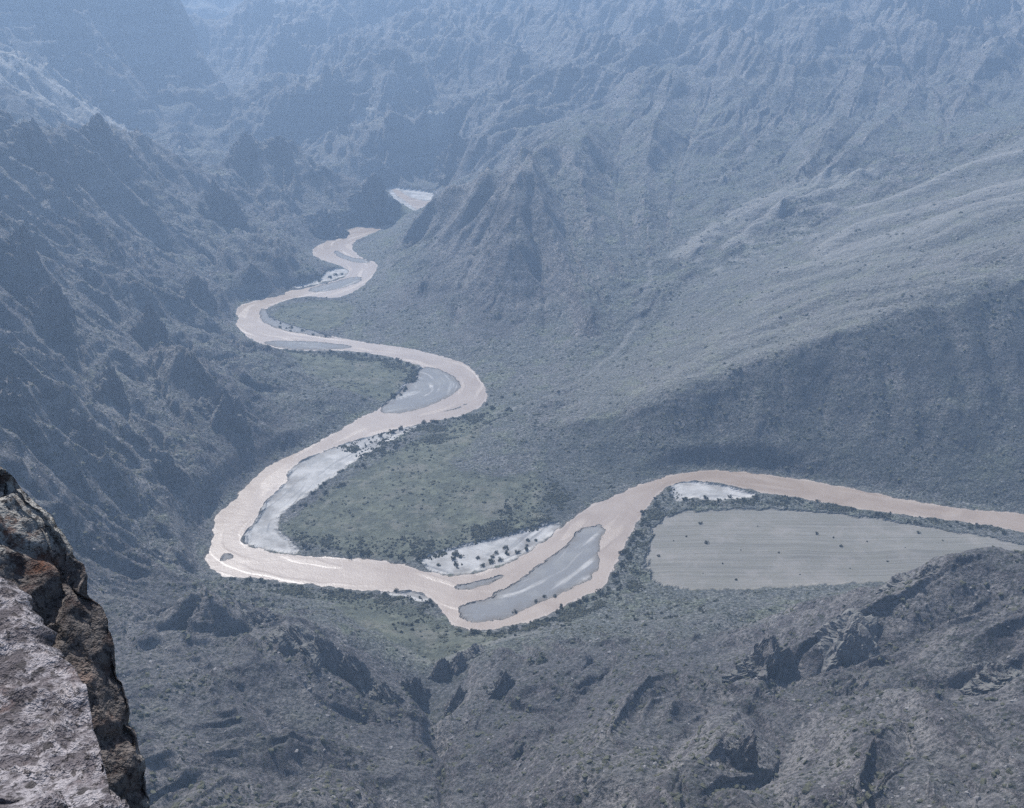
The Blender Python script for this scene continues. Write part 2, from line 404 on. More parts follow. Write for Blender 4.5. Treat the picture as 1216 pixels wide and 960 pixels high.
FAN = [[(1216, 183), (1141, 204), (1100, 228), (1017, 249), (962, 247)], [(1216, 218), (1141, 242), (1058, 262), (1003, 280), (975, 305)], [(1216, 236), (1150, 256), (1080, 280), (1020, 297), (985, 308)],
       [(1216, 249), (1141, 273), (1090, 293), (1017, 307), (960, 318)], [(1216, 283), (1176, 295), (1107, 304), (989, 313), (930, 325)], [(989, 214), (910, 242), (841, 276), (812, 302)], [(1038, 204), (976, 228), (917, 256), (862, 296)],
       [(1216, 300), (1120, 312), (1017, 322), (924, 345), (890, 370)], [(1140, 322), (1038, 336), (934, 357), (880, 385), (850, 410)], [(1170, 335), (1100, 352), (986, 377), (865, 412), (820, 440)], [(1055, 374), (951, 393), (848, 426), (800, 455)], [(1020, 396), (934, 417), (830, 455), (760, 476)], [(1080, 338), (960, 362), (890, 395), (835, 425)]]


def add_strokes(B0):
    gx_ = np.arange(GX0, GX1 + 1, GS); gy_ = np.arange(GY0, GY1 + 1, GS)
    X, Y = np.meshgrid(gx_, gy_)
    out = B0.copy()
    for k_, (h_, w_, pts) in enumerate(STROKES):
        if k_ < 20: h_ *= 1.45
        elif k_ < 42: h_ *= 1.5
        P = smooth_closed(np.array([base_hit(*p) for p in pts]), 1, False)
        m = (X > P[:, 0].min() - 5 * w_) & (X < P[:, 0].max() + 5 * w_) & (Y > P[:, 1].min() - 5 * w_) & (Y < P[:, 1].max() + 5 * w_)
        if not m.any(): continue
        d_ = seg_dist(P, X[m], Y[m], False)
        out[m] += h_ * np.exp(-d_ / w_) * sstep(3, 30, B0[m])
    return out


FANW = [smooth_closed(np.array([base_hit(*p) for p in q]), 2, False) for q in FAN]
BASE = add_strokes(BASE)
ERO, EX0, EY0, ECELL = rain(BASE)


def ero_at(x, y):
    u = (x - EX0) / ECELL; v = (y - EY0) / ECELL
    nyy, nxx = ERO.shape
    edge = sstep(0, 12, u) * sstep(0, 12, nxx - 2 - u) * sstep(0, 12, v) * sstep(0, 12, nyy - 2 - v)
    u = np.clip(u, 1, nxx - 3); v = np.clip(v, 1, nyy - 3)
    i = u.astype(int); j = v.astype(int); fu = u - i; fv = v - j

    def wts(t):
        return [((2 - t) * t - 1) * t / 2, (t * t * (3 * t - 5) + 2) / 2, ((4 - 3 * t) * t + 1) * t / 2, (t - 1) * t * t / 2]
    wu, wv = wts(fu), wts(fv)
    s = 0.0
    for b in range(4):
        s = s + wv[b] * sum(wu[a] * ERO[j + b - 1, i + a - 1] for a in range(4))
    return s * edge


# ------------------------------------------------------------------ slope-following gullies
def gullies(x, y, gx, gy, size, octs, seed, branch=1.6, gain=0.5):
    """ridge/gully pattern that runs down the slope; about -1..1 times sum of gains"""
    h = np.zeros_like(x); hx = np.zeros_like(x); hy = np.zeros_like(x)
    a = 1.0; f = 1.0 / size
    for o in range(octs):
        sx = gx + hx * branch; sy = gy + hy * branch
        L = np.sqrt(sx * sx + sy * sy) + 1e-4
        k = np.minimum(1.0, L / 0.25)
        dx, dy = -sy / L, sx / L
        px, py = x * f, y * f
        ix = np.floor(px); iy = np.floor(py); fx = px - ix; fy = py - iy
        ix = ix.astype(np.int64); iy = iy.astype(np.int64)
        va = np.zeros_like(x); vd = np.zeros_like(x); wt = np.zeros_like(x)
        for j in (-1, 0, 1):
            for i in (-1, 0, 1):
                rx = fx - i - (hash01(ix + i, iy + j, seed + o * 7) * 0.8 + 0.1)
                ry = fy - j - (hash01(ix + i, iy + j, seed + 100 + o * 7) * 0.8 + 0.1)
                w = np.exp(-(rx * rx + ry * ry) * 2.2)
                ph = (rx * dx + ry * dy) * (2 * math.pi) * 1.0
                va += np.cos(ph) * w; vd += -np.sin(ph) * w; wt += w
        va /= wt; vd /= wt
        h += va * a * k
        g = vd * a * k * 2 * math.pi * f * size * 0.16
        hx += g * dx; hy += g * dy
        a *= gain; f *= 2.0
    return h


# ------------------------------------------------------------------ terrain lattice: fan-shaped, finer near the camera
rows_a = np.concatenate([np.linspace(-60, 0, 12, endpoint=False), np.geomspace(3, 340, 110) - 3.0])
rows_b = np.geomspace(341, 5300, 1180)
ROWS = np.concatenate([rows_a, rows_b])
FC = 250.0
COLS = np.concatenate([-np.geomspace(1.15, 0.54, 50)[:-1], np.linspace(-0.54, 0.54, 1050), np.geomspace(0.54, 1.15, 50)[1:]])
YY, SS = np.meshgrid(ROWS, COLS, indexing='ij')
XX = SS * (YY + FC)
shape = XX.shape
x = XX.ravel(); y = YY.ravel()
x = np.clip(x, GX0 + 30, GX1 - 30)
XX = x.reshape(shape)

warp = 14.0
wx = x + warp * fbm(x / 90, y / 90, 3, 11); wy = y + warp * fbm(x / 90 + 7, y / 90, 3, 12)
zb = cubic_sample(BASE, x, y)
er = ero_at(x, y)
e = 7.0
gx = (cubic_sample(BASE, x + e, y) - cubic_sample(BASE, x - e, y) + ero_at(x + e, y) - ero_at(x - e, y)) / (2 * e)
gy = (cubic_sample(BASE, x, y + e) - cubic_sample(BASE, x, y - e) + ero_at(x, y + e) - ero_at(x, y - e)) / (2 * e)

dch = np.minimum(sdf(CHANNEL, x, y, 150), sdf(UPPER, x, y, 150))
isl = np.full(x.shape, 60.0)
for p in ISLANDS:
    isl = np.minimum(isl, sdf(p, x, y, 60))
grv = np.full(x.shape, 60.0)
for p in GRAVEL:
    grv = np.minimum(grv, sdf(p, x, y, 60))
grn = np.full(x.shape, 80.0)
for p in GREEN:
    grn = np.minimum(grn, sdf(p, x, y, 80))
fld = sdf(FIELD, x, y, 80)

# regions in plan (world metres)
def region(pix_r):
    P = np.array([at_r(*p)[:2] for p in pix_r])
    return P
hgt = sstep(5, 40, zb) * sstep(3, 42, dch)
R = np.hypot(x, y)
farness = sstep(2300, 2900, y)
leftm = sstep(30, -60, x + 180 + (y - 1000) * 0.02) * sstep(640, 760, y) * (1 - farness)
nearh = sstep(800, 740, y)
TERR = region([(655, 512, 1235), (700, 497, 1225), (800, 474, 1215), (900, 436, 1243), (1000, 400, 1268), (1100, 366, 1293), (1216, 329, 1328), (1300, 306, 1340), (1300, 200, 1950), (1216, 200, 1980), (1050, 250, 1850), (900, 300, 1720), (800, 345, 1640), (760, 430, 1470), (680, 462, 1400)])
ter = sstep(15, -40, sdf(TERR, x, y, 120))
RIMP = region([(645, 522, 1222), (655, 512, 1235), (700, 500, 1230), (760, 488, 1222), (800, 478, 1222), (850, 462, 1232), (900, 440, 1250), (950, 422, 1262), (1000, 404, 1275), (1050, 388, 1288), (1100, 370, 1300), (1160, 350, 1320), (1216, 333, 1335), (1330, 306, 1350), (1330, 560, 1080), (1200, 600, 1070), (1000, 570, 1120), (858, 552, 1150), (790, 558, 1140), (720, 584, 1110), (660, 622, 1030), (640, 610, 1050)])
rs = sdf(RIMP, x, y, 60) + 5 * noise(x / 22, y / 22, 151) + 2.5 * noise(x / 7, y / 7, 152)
rough = hgt * (1 - 0.85 * ter)
scarp_m = sstep(80, 20, sdf(region([(640, 540, 1180), (700, 500, 1225), (800, 478, 1222), (900, 440, 1250), (1000, 404, 1275), (1100, 370, 1300), (1216, 333, 1335), (1330, 306, 1350), (1330, 520, 1100), (1000, 560, 1130), (800, 545, 1150)]), x, y, 130))
rightm = (1 - leftm) * (1 - farness) * (1 - nearh)

g1 = gullies(wx, wy, gx, gy, 80.0, 4, 3, 1.5, 0.52)
g0 = gullies(wx, wy, gx, gy, 190.0, 3, 33, 1.3, 0.5)
r1 = ridged(wx / 120, wy / 120, 5, 5, 0.55)
r0 = ridged(wx / 380 + 3, wy / 380, 3, 6, 0.45)
# rotated copy of the plan for beds that strike across the left mountain
ca, sa = math.cos(0.95), math.sin(0.95)
bx_, by_ = ca * wx + sa * wy, -sa * wx + ca * wy
beds = ridged(bx_ / 45, by_ / 190, 4, 8, 0.55)
f1 = fbm(x / 45, y / 45, 5, 21, 0.55)
z = zb + rough * (er * (0.85 + 0.35 * rightm * (1 - scarp_m) - 0.25 * scarp_m - 0.6 * farness)
                  + g0 * (11 * leftm + 6 * rightm * (1 - 0.7 * scarp_m) + 14 * farness + 5 * nearh)
                  + g1 * (1.3 * rightm + 2.2 * leftm + 0.2 * farness + 1.3 * nearh) * (1 - 0.5 * scarp_m)
                  + (r1 - 0.9) * (1.4 * rightm + 3 * leftm + 2 * farness + 2.2 * nearh)
                  + (r0 - 0.9) * (7.0 * rightm + 75 * farness + 10 * leftm)
                  + (beds - 0.9) * (6.0 * leftm + 0.6 * rightm + 1.0 * nearh)
                  + f1 * (0.9 + 0.6 * leftm + 0.4 * farness))
g2 = gullies(wx + 500, wy, gx + 0.02, gy, 30.0, 3, 9, 1.2, 0.5)
z += rough * g2 * (0.55 + 0.4 * leftm)
lump = ridged(x / 11, y / 11, 3, 131, 0.6)
z += rough * (lump - 0.8) * (0.7 + 0.8 * leftm + 0.2 * nearh) * sstep(-0.2, 0.6, noise(x / 70, y / 70, 133))
# broken ledges on steep rock
st = np.hypot(gx, gy)
led = sstep(0.35, 0.7, st) * rough
ph = (z + 6 * f1) / (17.0 + 16.0 * farness)
z += led * (0.35 + 0.65 * np.maximum(leftm, farness)) * (3.0 + 17 * farness) * (np.abs((ph % 1.0) - 0.5) * 2 - 0.5) * sstep(-0.3, 0.3, noise(x / 160, y / 160, 77))
# terrace: long low ribs that fan towards its low corner
apex = at_r(760, 430, 1480)
rad = np.hypot(x - apex[0], y - apex[1])
fan = np.zeros(x.shape)
fx2, fy2 = x + 12 * noise(x / 130, y / 130, 161), y + 12 * noise(x / 130, y / 130, 162)
for q_, p in enumerate(FANW):
    m = (x > p[:, 0].min() - 60) & (x < p[:, 0].max() + 60) & (y > p[:, 1].min() - 60) & (y < p[:, 1].max() + 60)
    fw_ = 17 + 7 * (q_ % 3)
    fan[m] = np.maximum(fan[m], np.exp(-(seg_dist(p, fx2[m], fy2[m], False) / fw_) ** 2) * (0.75 + 0.25 * ((q_ * 7) % 4) / 3))
ang = np.arctan2(y - apex[1], x - apex[0] + 60) + 0.06 * noise(x / 160, y / 160, 40)
rib = noise(ang * 10 + 0.5 * noise(x / 200, y / 200, 41), rad / 900, 42) + 0.5 * noise(ang * 37, rad / 500, 43)
z += ter * sstep(120, 330, rad) * rib * 2.5 * sstep(0, 45, rs) + fan * 10.0 * sstep(-5, 12, rs) * sstep(20, 60, zb)
z += (1 - hgt) * 0.5 * fbm(x / 18, y / 18, 3, 51) * sstep(2, 20, dch) * sstep(-5, 10, fld)
# near the photographer: cliff roughness only
ncl = sstep(330, 120, y)
z = z * (1 - ncl) + ncl * (zb + ridged(x / 30, y / 30, 4, 15) * 5 * sstep(3, 60, y) + 0.12 * fbm(x / 1.2, y / 1.2, 4, 16) * sstep(60, 20, y))

# banks, channel, bars
wob = 2.2 * noise(x / 14, y / 14, 61) + 1.1 * noise(x / 5, y / 5, 62)
dw = dch + wob
bankw = 10 + 22 * sstep(0.2, 0.6, st) * 0 + 14
bank = 0.5 + 0.05 * np.maximum(dw, 0) + 0.5 * sstep(0, 3, dw)
k = sstep(0, 1, dw / bankw)
zo = bank * (1 - k) + np.maximum(z, 0.9) * k
gr = sstep(4, -6, grv + wob) * sstep(14, 7, zb)
zo = zo * (1 - gr) + gr * np.minimum(zo, 0.35 + 0.012 * np.abs(dw) + 0.25 * noise(x / 22, y / 22, 63))
iw = isl + 0.7 * wob
zi = np.where(iw < 2, 0.35 * sstep(2, -3, iw) + 0.35 * sstep(0, -14, iw) - 0.3 * sstep(0, 2, iw) + 0.12 * noise(x / 15, y / 15, 64), -1.0)
zi = np.maximum(zi, -1.2)
zin = np.where(iw < 2, zi, -0.2 - 1.4 * sstep(0, 8, np.minimum(-dw, iw)))
z = np.where(dw > 0, zo, np.where(dw > -2, np.maximum(zin, 0.5 * (1 + dw / 2) - 0.25), zin))
Z = z.reshape(shape)


def fan_uv(px, py):
    r = np.interp(py, ROWS, np.arange(len(ROWS)))
    c = np.interp(px / (py + FC), COLS, np.arange(len(COLS)))
    return r, c


def ground(px, py, G=None):
    G = Z if G is None else G
    r, c = fan_uv(np.asarray(px, float), np.asarray(py, float))
    i = np.clip(r.astype(int), 0, shape[0] - 2); j = np.clip(c.astype(int), 0, shape[1] - 2)
    fr = r - i; fc = c - j
    return (G[i, j] * (1 - fr) + G[i + 1, j] * fr) * (1 - fc) + (G[i, j + 1] * (1 - fr) + G[i + 1, j + 1] * fr) * fc


def hit(px, py):
    """where the line of sight through a photo pixel meets the ground"""
    d = ray(px, py)
    t = np.geomspace(250, 6000, 2500)
    P = d[None, :] * t[:, None]
    gz = ground(P[:, 0], P[:, 1])
    below = (P[:, 2] + CAM_Z) < gz
    if not below.any():
        return None
    i = int(np.argmax(below))
    return np.array([P[i, 0], P[i, 1], gz[i]])


# how far down the river and how far off its middle line each point lies (for current lines and gravel sorting)
MID = smooth_closed(at_z(*np.array([(1640, 716), (1450, 666), (1330, 638), (1216, 621), (1090, 607), (1003, 592), (900, 575), (820, 566), (760, 592), (730, 630), (690, 665), (640, 700), (590, 715), (540, 712), (500, 692), (430, 685), (300, 668), (262, 650), (275, 612), (310, 582), (340, 553), (400, 520), (450, 500), (530, 488), (565, 465), (550, 440), (500, 423), (430, 412), (330, 400), (295, 385), (295, 368), (330, 357), (400, 342), (435, 322), (410, 303), (392, 291), (420, 278), (470, 262)]).T)[:, :2], 2, False)
flow_s = np.zeros(x.shape); flow_d = np.full(x.shape, 1e9)
near_w = dch < 60
xs_, ys_ = x[near_w], y[near_w]; bd = np.full(xs_.shape, 1e18); bs = np.zeros(xs_.shape); bl = np.zeros(xs_.shape); acc = 0.0
for a_, b_ in zip(MID[:-1], MID[1:]):
    ex, ey = b_ - a_; L_ = math.hypot(ex, ey)
    t_ = np.clip(((xs_ - a_[0]) * ex + (ys_ - a_[1]) * ey) / (L_ * L_), 0, 1)
    d_ = np.hypot(xs_ - a_[0] - t_ * ex, ys_ - a_[1] - t_ * ey)
    m_ = d_ < bd
    bd[m_] = d_[m_]; bs[m_] = acc + t_[m_] * L_; bl[m_] = np.sign((xs_ - a_[0]) * ey - (ys_ - a_[1]) * ex)[m_] * d_[m_]
    acc += L_
flow_s[near_w] = bs; flow_d[near_w] = bl
flow = np.zeros((len(x), 4), np.float32); flow[:, 3] = 1
fw = 3.0 * noise(x / 30, y / 30, 141)
flow[near_w, 0] = (0.5 + 0.5 * noise(flow_s / 120, (flow_d + fw) / 7, 142) + 0.3 * noise(flow_s / 40, (flow_d + fw) / 2.6, 143))[near_w]
flow[near_w, 1] = sstep(0.1, 0.6, noise(flow_s / 90, (flow_d + fw) / 12, 144))[near_w] * 1.0
flow[:, 2] = np.clip(-dch / 12.0, 0, 1)

# vertex normals of the whole lattice (shared by every terrain piece so that no seam shows)
P3 = np.stack([XX, YY, Z], -1)
du = np.gradient(P3, axis=1); dv = np.gradient(P3, axis=0)
NRM = np.cross(du, dv); NRM /= np.linalg.norm(NRM, axis=-1, keepdims=True) + 1e-12

# ------------------------------------------------------------------ materials
def new_mat(name):
    m = bpy.data.materials.new(name); m.use_nodes = True
    nt = m.node_tree; nt.nodes.clear()
    return m, nt
class NT:
    def __init__(s, name):
        s.m, s.t = new_mat(name)
        s.out = s.n('ShaderNodeOutputMaterial'); s.b = s.n('ShaderNodeBsdfPrincipled')
        s.l(s.b.outputs[0], s.out.inputs[0])
        s.co = s.n('ShaderNodeTexCoord').outputs['Object']
    def n(s, typ, **kw):
        q = s.t.nodes.new(typ)
        for k_, v_ in kw.items(): setattr(q, k_, v_)
        return q
    def l(s, a, b): s.t.links.new(a, b)
    def set(s, sock, v):
        if hasattr(v, 'is_linked') or hasattr(v, 'links'): s.l(v, sock)
        else: sock.default_value = v
    def noise(s, scale, detail=4, rough=0.55, vec=None, dist=0.0):
        q = s.n('ShaderNodeTexNoise'); s.l(vec or s.co, q.inputs['Vector'])
        q.inputs['Scale'].default_value = scale; q.inputs['Detail'].default_value = detail; q.inputs['Roughness'].default_value = rough; q.inputs['Distortion'].default_value = dist
        return q.outputs['Fac']
    def vor(s, scale, vec=None, feature='F1', out='Distance'):
        q = s.n('ShaderNodeTexVoronoi', feature=feature); s.l(vec or s.co, q.inputs['Vector']); q.inputs['Scale'].default_value = scale
        return q.outputs[out]
    def ramp(s, v, a, b, lo=0.0, hi=1.0):
        q = s.n('ShaderNodeMapRange', interpolation_type='SMOOTHSTEP'); s.l(v, q.inputs[0])
        for i_, t_ in enumerate((a, b, lo, hi)): q.inputs[i_ + 1].default_value = t_
        return q.outputs[0]
    def mix(s, f, a, b, mode='MIX'):
        q = s.n('ShaderNodeMix', data_type='RGBA', blend_type=mode)
        s.set(q.inputs[0], f)
        for so, v in ((q.inputs[6], a), (q.inputs[7], b)):
            if isinstance(v, tuple): so.default_value = (*v, 1.0)
            else: s.l(v, so)
        return q.outputs[2]
    def math(s, op, a, b=0.0, clamp=False):
        q = s.n('ShaderNodeMath', operation=op, use_clamp=clamp); s.set(q.inputs[0], a); s.set(q.inputs[1], b)
        return q.outputs[0]
    def attr(s, name):
        q = s.n('ShaderNodeAttribute', attribute_name=name); sp = s.n('ShaderNodeSeparateColor'); s.l(q.outputs['Color'], sp.inputs[0])
        return sp.outputs
    def bump(s, h, strength, dist):
        q = s.n('ShaderNodeBump'); s.l(h, q.inputs['Height']); q.inputs['Strength'].default_value = strength; q.inputs['Distance'].default_value = dist
        s.l(q.outputs[0], s.b.inputs['Normal']); return q
    def fin(s, col, rough=0.95, spec=0.15):
        if isinstance(col, tuple): s.b.inputs['Base Color'].default_value = (*col, 1)
        else: s.l(col, s.b.inputs['Base Color'])
        s.set(s.b.inputs['Roughness'], rough); s.b.inputs['Specular IOR Level'].default_value = spec
        return s.m


def terrain_material():
    s = NT('canyon ground')
    A = s.attr('cover')        # r gravel, g grass, b field
    B = s.attr('kind_of_rock')  # r purple rock, g bare rock, b path
    n_big = s.noise(0.011, 5); n_mid = s.noise(0.06, 6, 0.65); n_fine = s.noise(0.35, 5, 0.7)
    n_grit = s.noise(0.9, 3, 0.75)
    soil = s.mix(s.ramp(n_big, 0.35, 0.65), (0.108, 0.113, 0.104), (0.138, 0.130, 0.127))
    soil = s.mix(s.ramp(n_mid, 0.35, 0.7), soil, (0.094, 0.100, 0.086))
    geo = s.n('ShaderNodeNewGeometry'); sx = s.n('ShaderNodeSeparateXYZ'); s.l(geo.outputs['True Normal'], sx.inputs[0])
    nz = s.math('ADD', sx.outputs[2], s.math('MULTIPLY', s.math('SUBTRACT', n_mid, 0.5), 0.5))
    steep = s.ramp(nz, 0.86, 0.66)
    rock = s.mix(s.ramp(n_mid, 0.3, 0.7), (0.085, 0.077, 0.078), (0.185, 0.165, 0.160))
    rock = s.mix(B[0], rock, s.mix(n_fine, (0.064, 0.057, 0.062), (0.126, 0.112, 0.117)))
    mps = s.n('ShaderNodeMapping'); s.l(s.co, mps.inputs[0]); mps.inputs['Scale'].default_value = (0.0035, 0.0035, 0.065)
    stra = s.noise(1.0, 4, 0.65, mps.outputs[0], 0.6)
    rock = s.mix(s.ramp(stra, 0.42, 0.60, 0.0, 0.75), rock, (0.255, 0.235, 0.22))
    rock = s.mix(s.ramp(stra, 0.46, 0.34, 0.0, 0.7), rock, (0.075, 0.066, 0.066))
    soil = s.mix(s.ramp(s.noise(0.022, 5, 0.7), 0.5, 0.64, 0.0, 0.8), soil, (0.125, 0.138, 0.088))
    soil = s.mix(s.ramp(s.noise(0.028, 4, 0.7, None, 0.8), 0.54, 0.68, 0.0, 0.8), soil, (0.075, 0.072, 0.070))
    soil = s.mix(s.ramp(B[0], 0.4, 1.0, 0.0, 0.7), soil, s.mix(n_fine, (0.048, 0.046, 0.051), (0.090, 0.085, 0.091)))
    rk = s.math('MULTIPLY', s.math('ADD', steep, B[1], True), 0.85)
    col = s.mix(rk, soil, rock)
    # scrub and loose stones as speckle
    v = s.vor(0.22)
    sc = s.math('MULTIPLY', s.ramp(v, 0.42, 0.2), s.ramp(s.noise(0.03, 3), 0.42, 0.62))
    col = s.mix(s.ramp(n_fine, 0.38, 0.54, 0.9, 0.0), col, (0.036, 0.037, 0.034))
    col = s.mix(s.math('MULTIPLY', s.ramp(n_fine, 0.52, 0.66, 0.0, 0.7), s.ramp(B[0], 0.4, 0.9, 1.0, 0.45)), col, (0.26, 0.25, 0.23))
    col = s.mix(s.ramp(n_grit, 0.35, 0.5, 0.4, 0.0), col, (0.06, 0.06, 0.055))
    col = s.mix(s.math('MULTIPLY', sc, 0.85), col, (0.040, 0.044, 0.032))
    v2 = s.vor(0.16, None)
    st_ = s.math('MULTIPLY', s.ramp(n_fine, 0.62, 0.72), s.ramp(s.noise(0.045, 3), 0.5, 0.66))
    col = s.mix(s.math('MULTIPLY', st_, 0.6), col, (0.36, 0.33, 0.29))
    # grass flats
    grass = s.mix(s.ramp(n_mid, 0.35, 0.68), (0.068, 0.072, 0.056), (0.116, 0.121, 0.086))
    grass = s.mix(s.ramp(s.noise(0.03, 5, 0.7), 0.5, 0.64, 0.0, 0.75), grass, (0.125, 0.118, 0.098))
    grass = s.mix(s.math('MULTIPLY', s.ramp(s.noise(0.14, 4, 0.7), 0.5, 0.62), 0.7), grass, (0.045, 0.048, 0.036))
    gm = s.ramp(s.math('ADD', A[1], s.math('MULTIPLY', s.math('SUBTRACT', n_mid, 0.5), 0.7)), 0.25, 0.6)
    col = s.mix(gm, col, grass)
    # hay field with mown rows
    mp = s.n('ShaderNodeMapping'); s.l(s.co, mp.inputs[0]); mp.inputs['Scale'].default_value = (0.004, 0.30, 0.0); mp.inputs['Rotation'].default_value = (0, 0, math.radians(3))
    rows = s.noise(1.0, 4, 0.6, mp.outputs[0])
    hay = s.mix(s.ramp(rows, 0.32, 0.68), (0.120, 0.113, 0.098), (0.180, 0.170, 0.148))
    hay = s.mix(s.ramp(s.noise(0.02, 5, 0.7), 0.45, 0.65, 0.0, 0.55), hay, (0.215, 0.195, 0.175))
    hay = s.mix(s.ramp(n_fine, 0.52, 0.7, 0.0, 0.4), hay, (0.10, 0.098, 0.085))
    hay = s.mix(s.ramp(n_mid, 0.4, 0.7, 0.0, 0.7), hay, (0.14, 0.133, 0.11))
    col = s.mix(s.ramp(A[2], 0.4, 0.6), col, hay)
    # gravel
    gcol = s.mix(s.ramp(s.noise(0.05, 5, 0.6), 0.35, 0.65), (0.285, 0.274, 0.258), (0.365, 0.35, 0.33))
    Fl = s.attr('flow')
    gcol = s.mix(s.ramp(Fl[0], 0.35, 0.75), gcol, (0.165, 0.162, 0.160))
    gcol = s.mix(s.math('MULTIPLY', s.ramp(s.noise(0.035, 4, 0.6), 0.5, 0.62), 0.6), gcol, (0.20, 0.195, 0.185))
    gcol = s.mix(s.math('MULTIPLY', s.ramp(n_grit, 0.55, 0.7), 0.45), gcol, (0.22, 0.21, 0.2))
    gm2 = s.ramp(s.math('ADD', A[0], s.math('MULTIPLY', s.math('SUBTRACT', n_fine, 0.5), 0.6)), 0.4, 0.6)
    col = s.mix(gm2, col, gcol)
    col = s.mix(B[2], col, (0.245, 0.235, 0.215))
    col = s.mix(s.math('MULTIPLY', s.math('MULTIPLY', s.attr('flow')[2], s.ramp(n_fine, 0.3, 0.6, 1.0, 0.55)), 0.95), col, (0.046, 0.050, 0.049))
    # wet rim at the water line
    sz = s.n('ShaderNodeSeparateXYZ'); s.l(s.co, sz.inputs[0])
    wet = s.math('MULTIPLY', s.ramp(s.math('ADD', sz.outputs[2], s.math('MULTIPLY', s.math('SUBTRACT', s.noise(0.05, 3), 0.5), 0.9)), 0.65, 0.05), 0.75)
    col = s.mix(wet, col, (0.13, 0.115, 0.10))
    # bump: boulders, ledges, grit
    flat = s.math('SUBTRACT', 1.0, s.math('MAXIMUM', s.math('MAXIMUM', A[0], A[2]), s.math('MULTIPLY', A[1], 0.6)), True)
    hh = s.math('ADD', s.math('MULTIPLY', n_mid, 7.0), s.math('MULTIPLY', n_fine, 2.6))
    hh = s.math('ADD', hh, s.math('MULTIPLY', s.vor(0.09), 1.6))
    hh = s.math('ADD', s.math('MULTIPLY', hh, flat), s.math('MULTIPLY', n_grit, 0.35))
    s.bump(hh, 1.0, 1.35)
    return s.fin(col, 0.97, 0.08)


def water_material():
    s = NT('muddy river water')
    Fl = s.attr('flow')
    n = s.noise(0.012, 4, 0.5, None, 1.5)
    deep = (0.205, 0.152, 0.112); mud = (0.260, 0.204, 0.158); thin = (0.35, 0.295, 0.245)
    col = s.mix(s.ramp(s.math('ADD', s.math('MULTIPLY', n, 0.9), s.math('MULTIPLY', Fl[0], 0.10)), 0.3, 0.7), deep, mud)
    col = s.mix(s.math('MULTIPLY', Fl[1], 0.12), col, thin)
    col = s.mix(s.ramp(Fl[2], 0.35, 0.0, 0.0, 0.45), col, thin)
    s.b.inputs['IOR'].default_value = 1.33
    h = s.math('ADD', s.noise(0.55, 5, 0.65), s.math('MULTIPLY', s.noise(0.09, 3), 1.5))
    h = s.math('MULTIPLY', h, s.ramp(Fl[1], 0.0, 1.0, 0.6, 1.3))
    s.bump(h, 0.6, 0.5)
    return s.fin(col, s.ramp(Fl[1], 0.0, 1.0, 0.34, 0.44), 1.0)


M_GROUND = terrain_material()
M_WATER = water_material()

# ------------------------------------------------------------------ terrain pieces
cover = np.zeros((len(x), 4), np.float32); cover[:, 3] = 1
kindr = np.zeros((len(x), 4), np.float32); kindr[:, 3] = 1
cover[:, 0] = np.maximum(sstep(5, -3, grv + wob) * sstep(5, 2.5, z) * (dw > -3), sstep(1.5, -0.5, iw))
cover[:, 1] = np.clip(sstep(12, -18, grn) * (1 - sstep(20, 40, zb)) + 0.25 * sstep(25, 8, zb), 0, 1)
cover[:, 2] = sstep(2, -2, fld + 1.5 * wob) * sstep(14, 11, z)
kindr[:, 0] = np.clip(0.15 * nearh + sstep(-0.25, 0.45, noise(x / 170, y / 110, 71)) * (0.35 + 0.65 * leftm) + 0.75 * nearh, 0, 1)
kindr[:, 1] = np.clip(led * 0.25 + farness * 0.3 + leftm * 0.1 + nearh * 0.3 * rough, 0, 1)
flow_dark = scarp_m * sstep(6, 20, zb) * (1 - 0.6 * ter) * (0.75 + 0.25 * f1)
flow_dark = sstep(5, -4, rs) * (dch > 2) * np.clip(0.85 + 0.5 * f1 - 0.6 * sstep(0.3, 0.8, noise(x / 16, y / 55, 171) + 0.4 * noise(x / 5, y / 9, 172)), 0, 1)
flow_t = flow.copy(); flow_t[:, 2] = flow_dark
flow_t[:, 0] += 0.3 * sstep(3, 0, isl) - 0.22 * (isl > 3)
pth = np.full(x.shape, 99.0)
for p in PATHS:
    m = (x > p[:, 0].min() - 40) & (x < p[:, 0].max() + 40) & (y > p[:, 1].min() - 40) & (y < p[:, 1].max() + 40)
    pth[m] = np.minimum(pth[m], seg_dist(p, x[m] + 4 * noise(x[m] / 40, y[m] / 40, 81), y[m], False))
kindr[:, 2] = np.maximum(0.33 * sstep(6.0, 2.0, pth), ter * (0.14 + sstep(120, 330, rad) * sstep(-0.2, 0.9, rib + 0.35 * noise(x / 50, y / 50, 84)) * 0.15))
kindr[:, 2] = np.clip(np.maximum(kindr[:, 2], (0.18 + 0.38 * sstep(1450, 1750, y)) * sstep(0.25, 0.8, fan + 0.2 * noise(x / 30, y / 30, 163)) + 0.12 * ter), 0, 1)
for px_, py_, r_, w_ in [(560, 270, 1830, 130), (500, 340, 1770, 110), (600, 330, 1690, 120), (570, 390, 1590, 80)]:
    p_ = at_r(px_, py_, r_); m_ = sstep(w_, w_ * 0.5, np.hypot(x - p_[0], y - p_[1]) + 30 * f1)
    kindr[:, 0] = np.maximum(kindr[:, 0], 0.8 * m_); kindr[:, 1] = np.maximum(kindr[:, 1], 0.4 * m_)
pale = np.zeros(x.shape)
for px_, py_, r_, w_ in [(60, 95, 2560, 230), (20, 80, 2530, 160), (110, 115, 2620, 120), (900, 300, 1740, 70), (940, 290, 1770, 60), (860, 315, 1700, 50), (430, 125, 2880, 35), (520, 135, 2820, 40), (1010, 745, 670, 16)]:
    p_ = at_r(px_, py_, r_); pale = np.maximum(pale, sstep(w_, w_ * 0.4, np.hypot(x - p_[0], y - p_[1]) + w_ * 0.6 * f1 * 0.6))
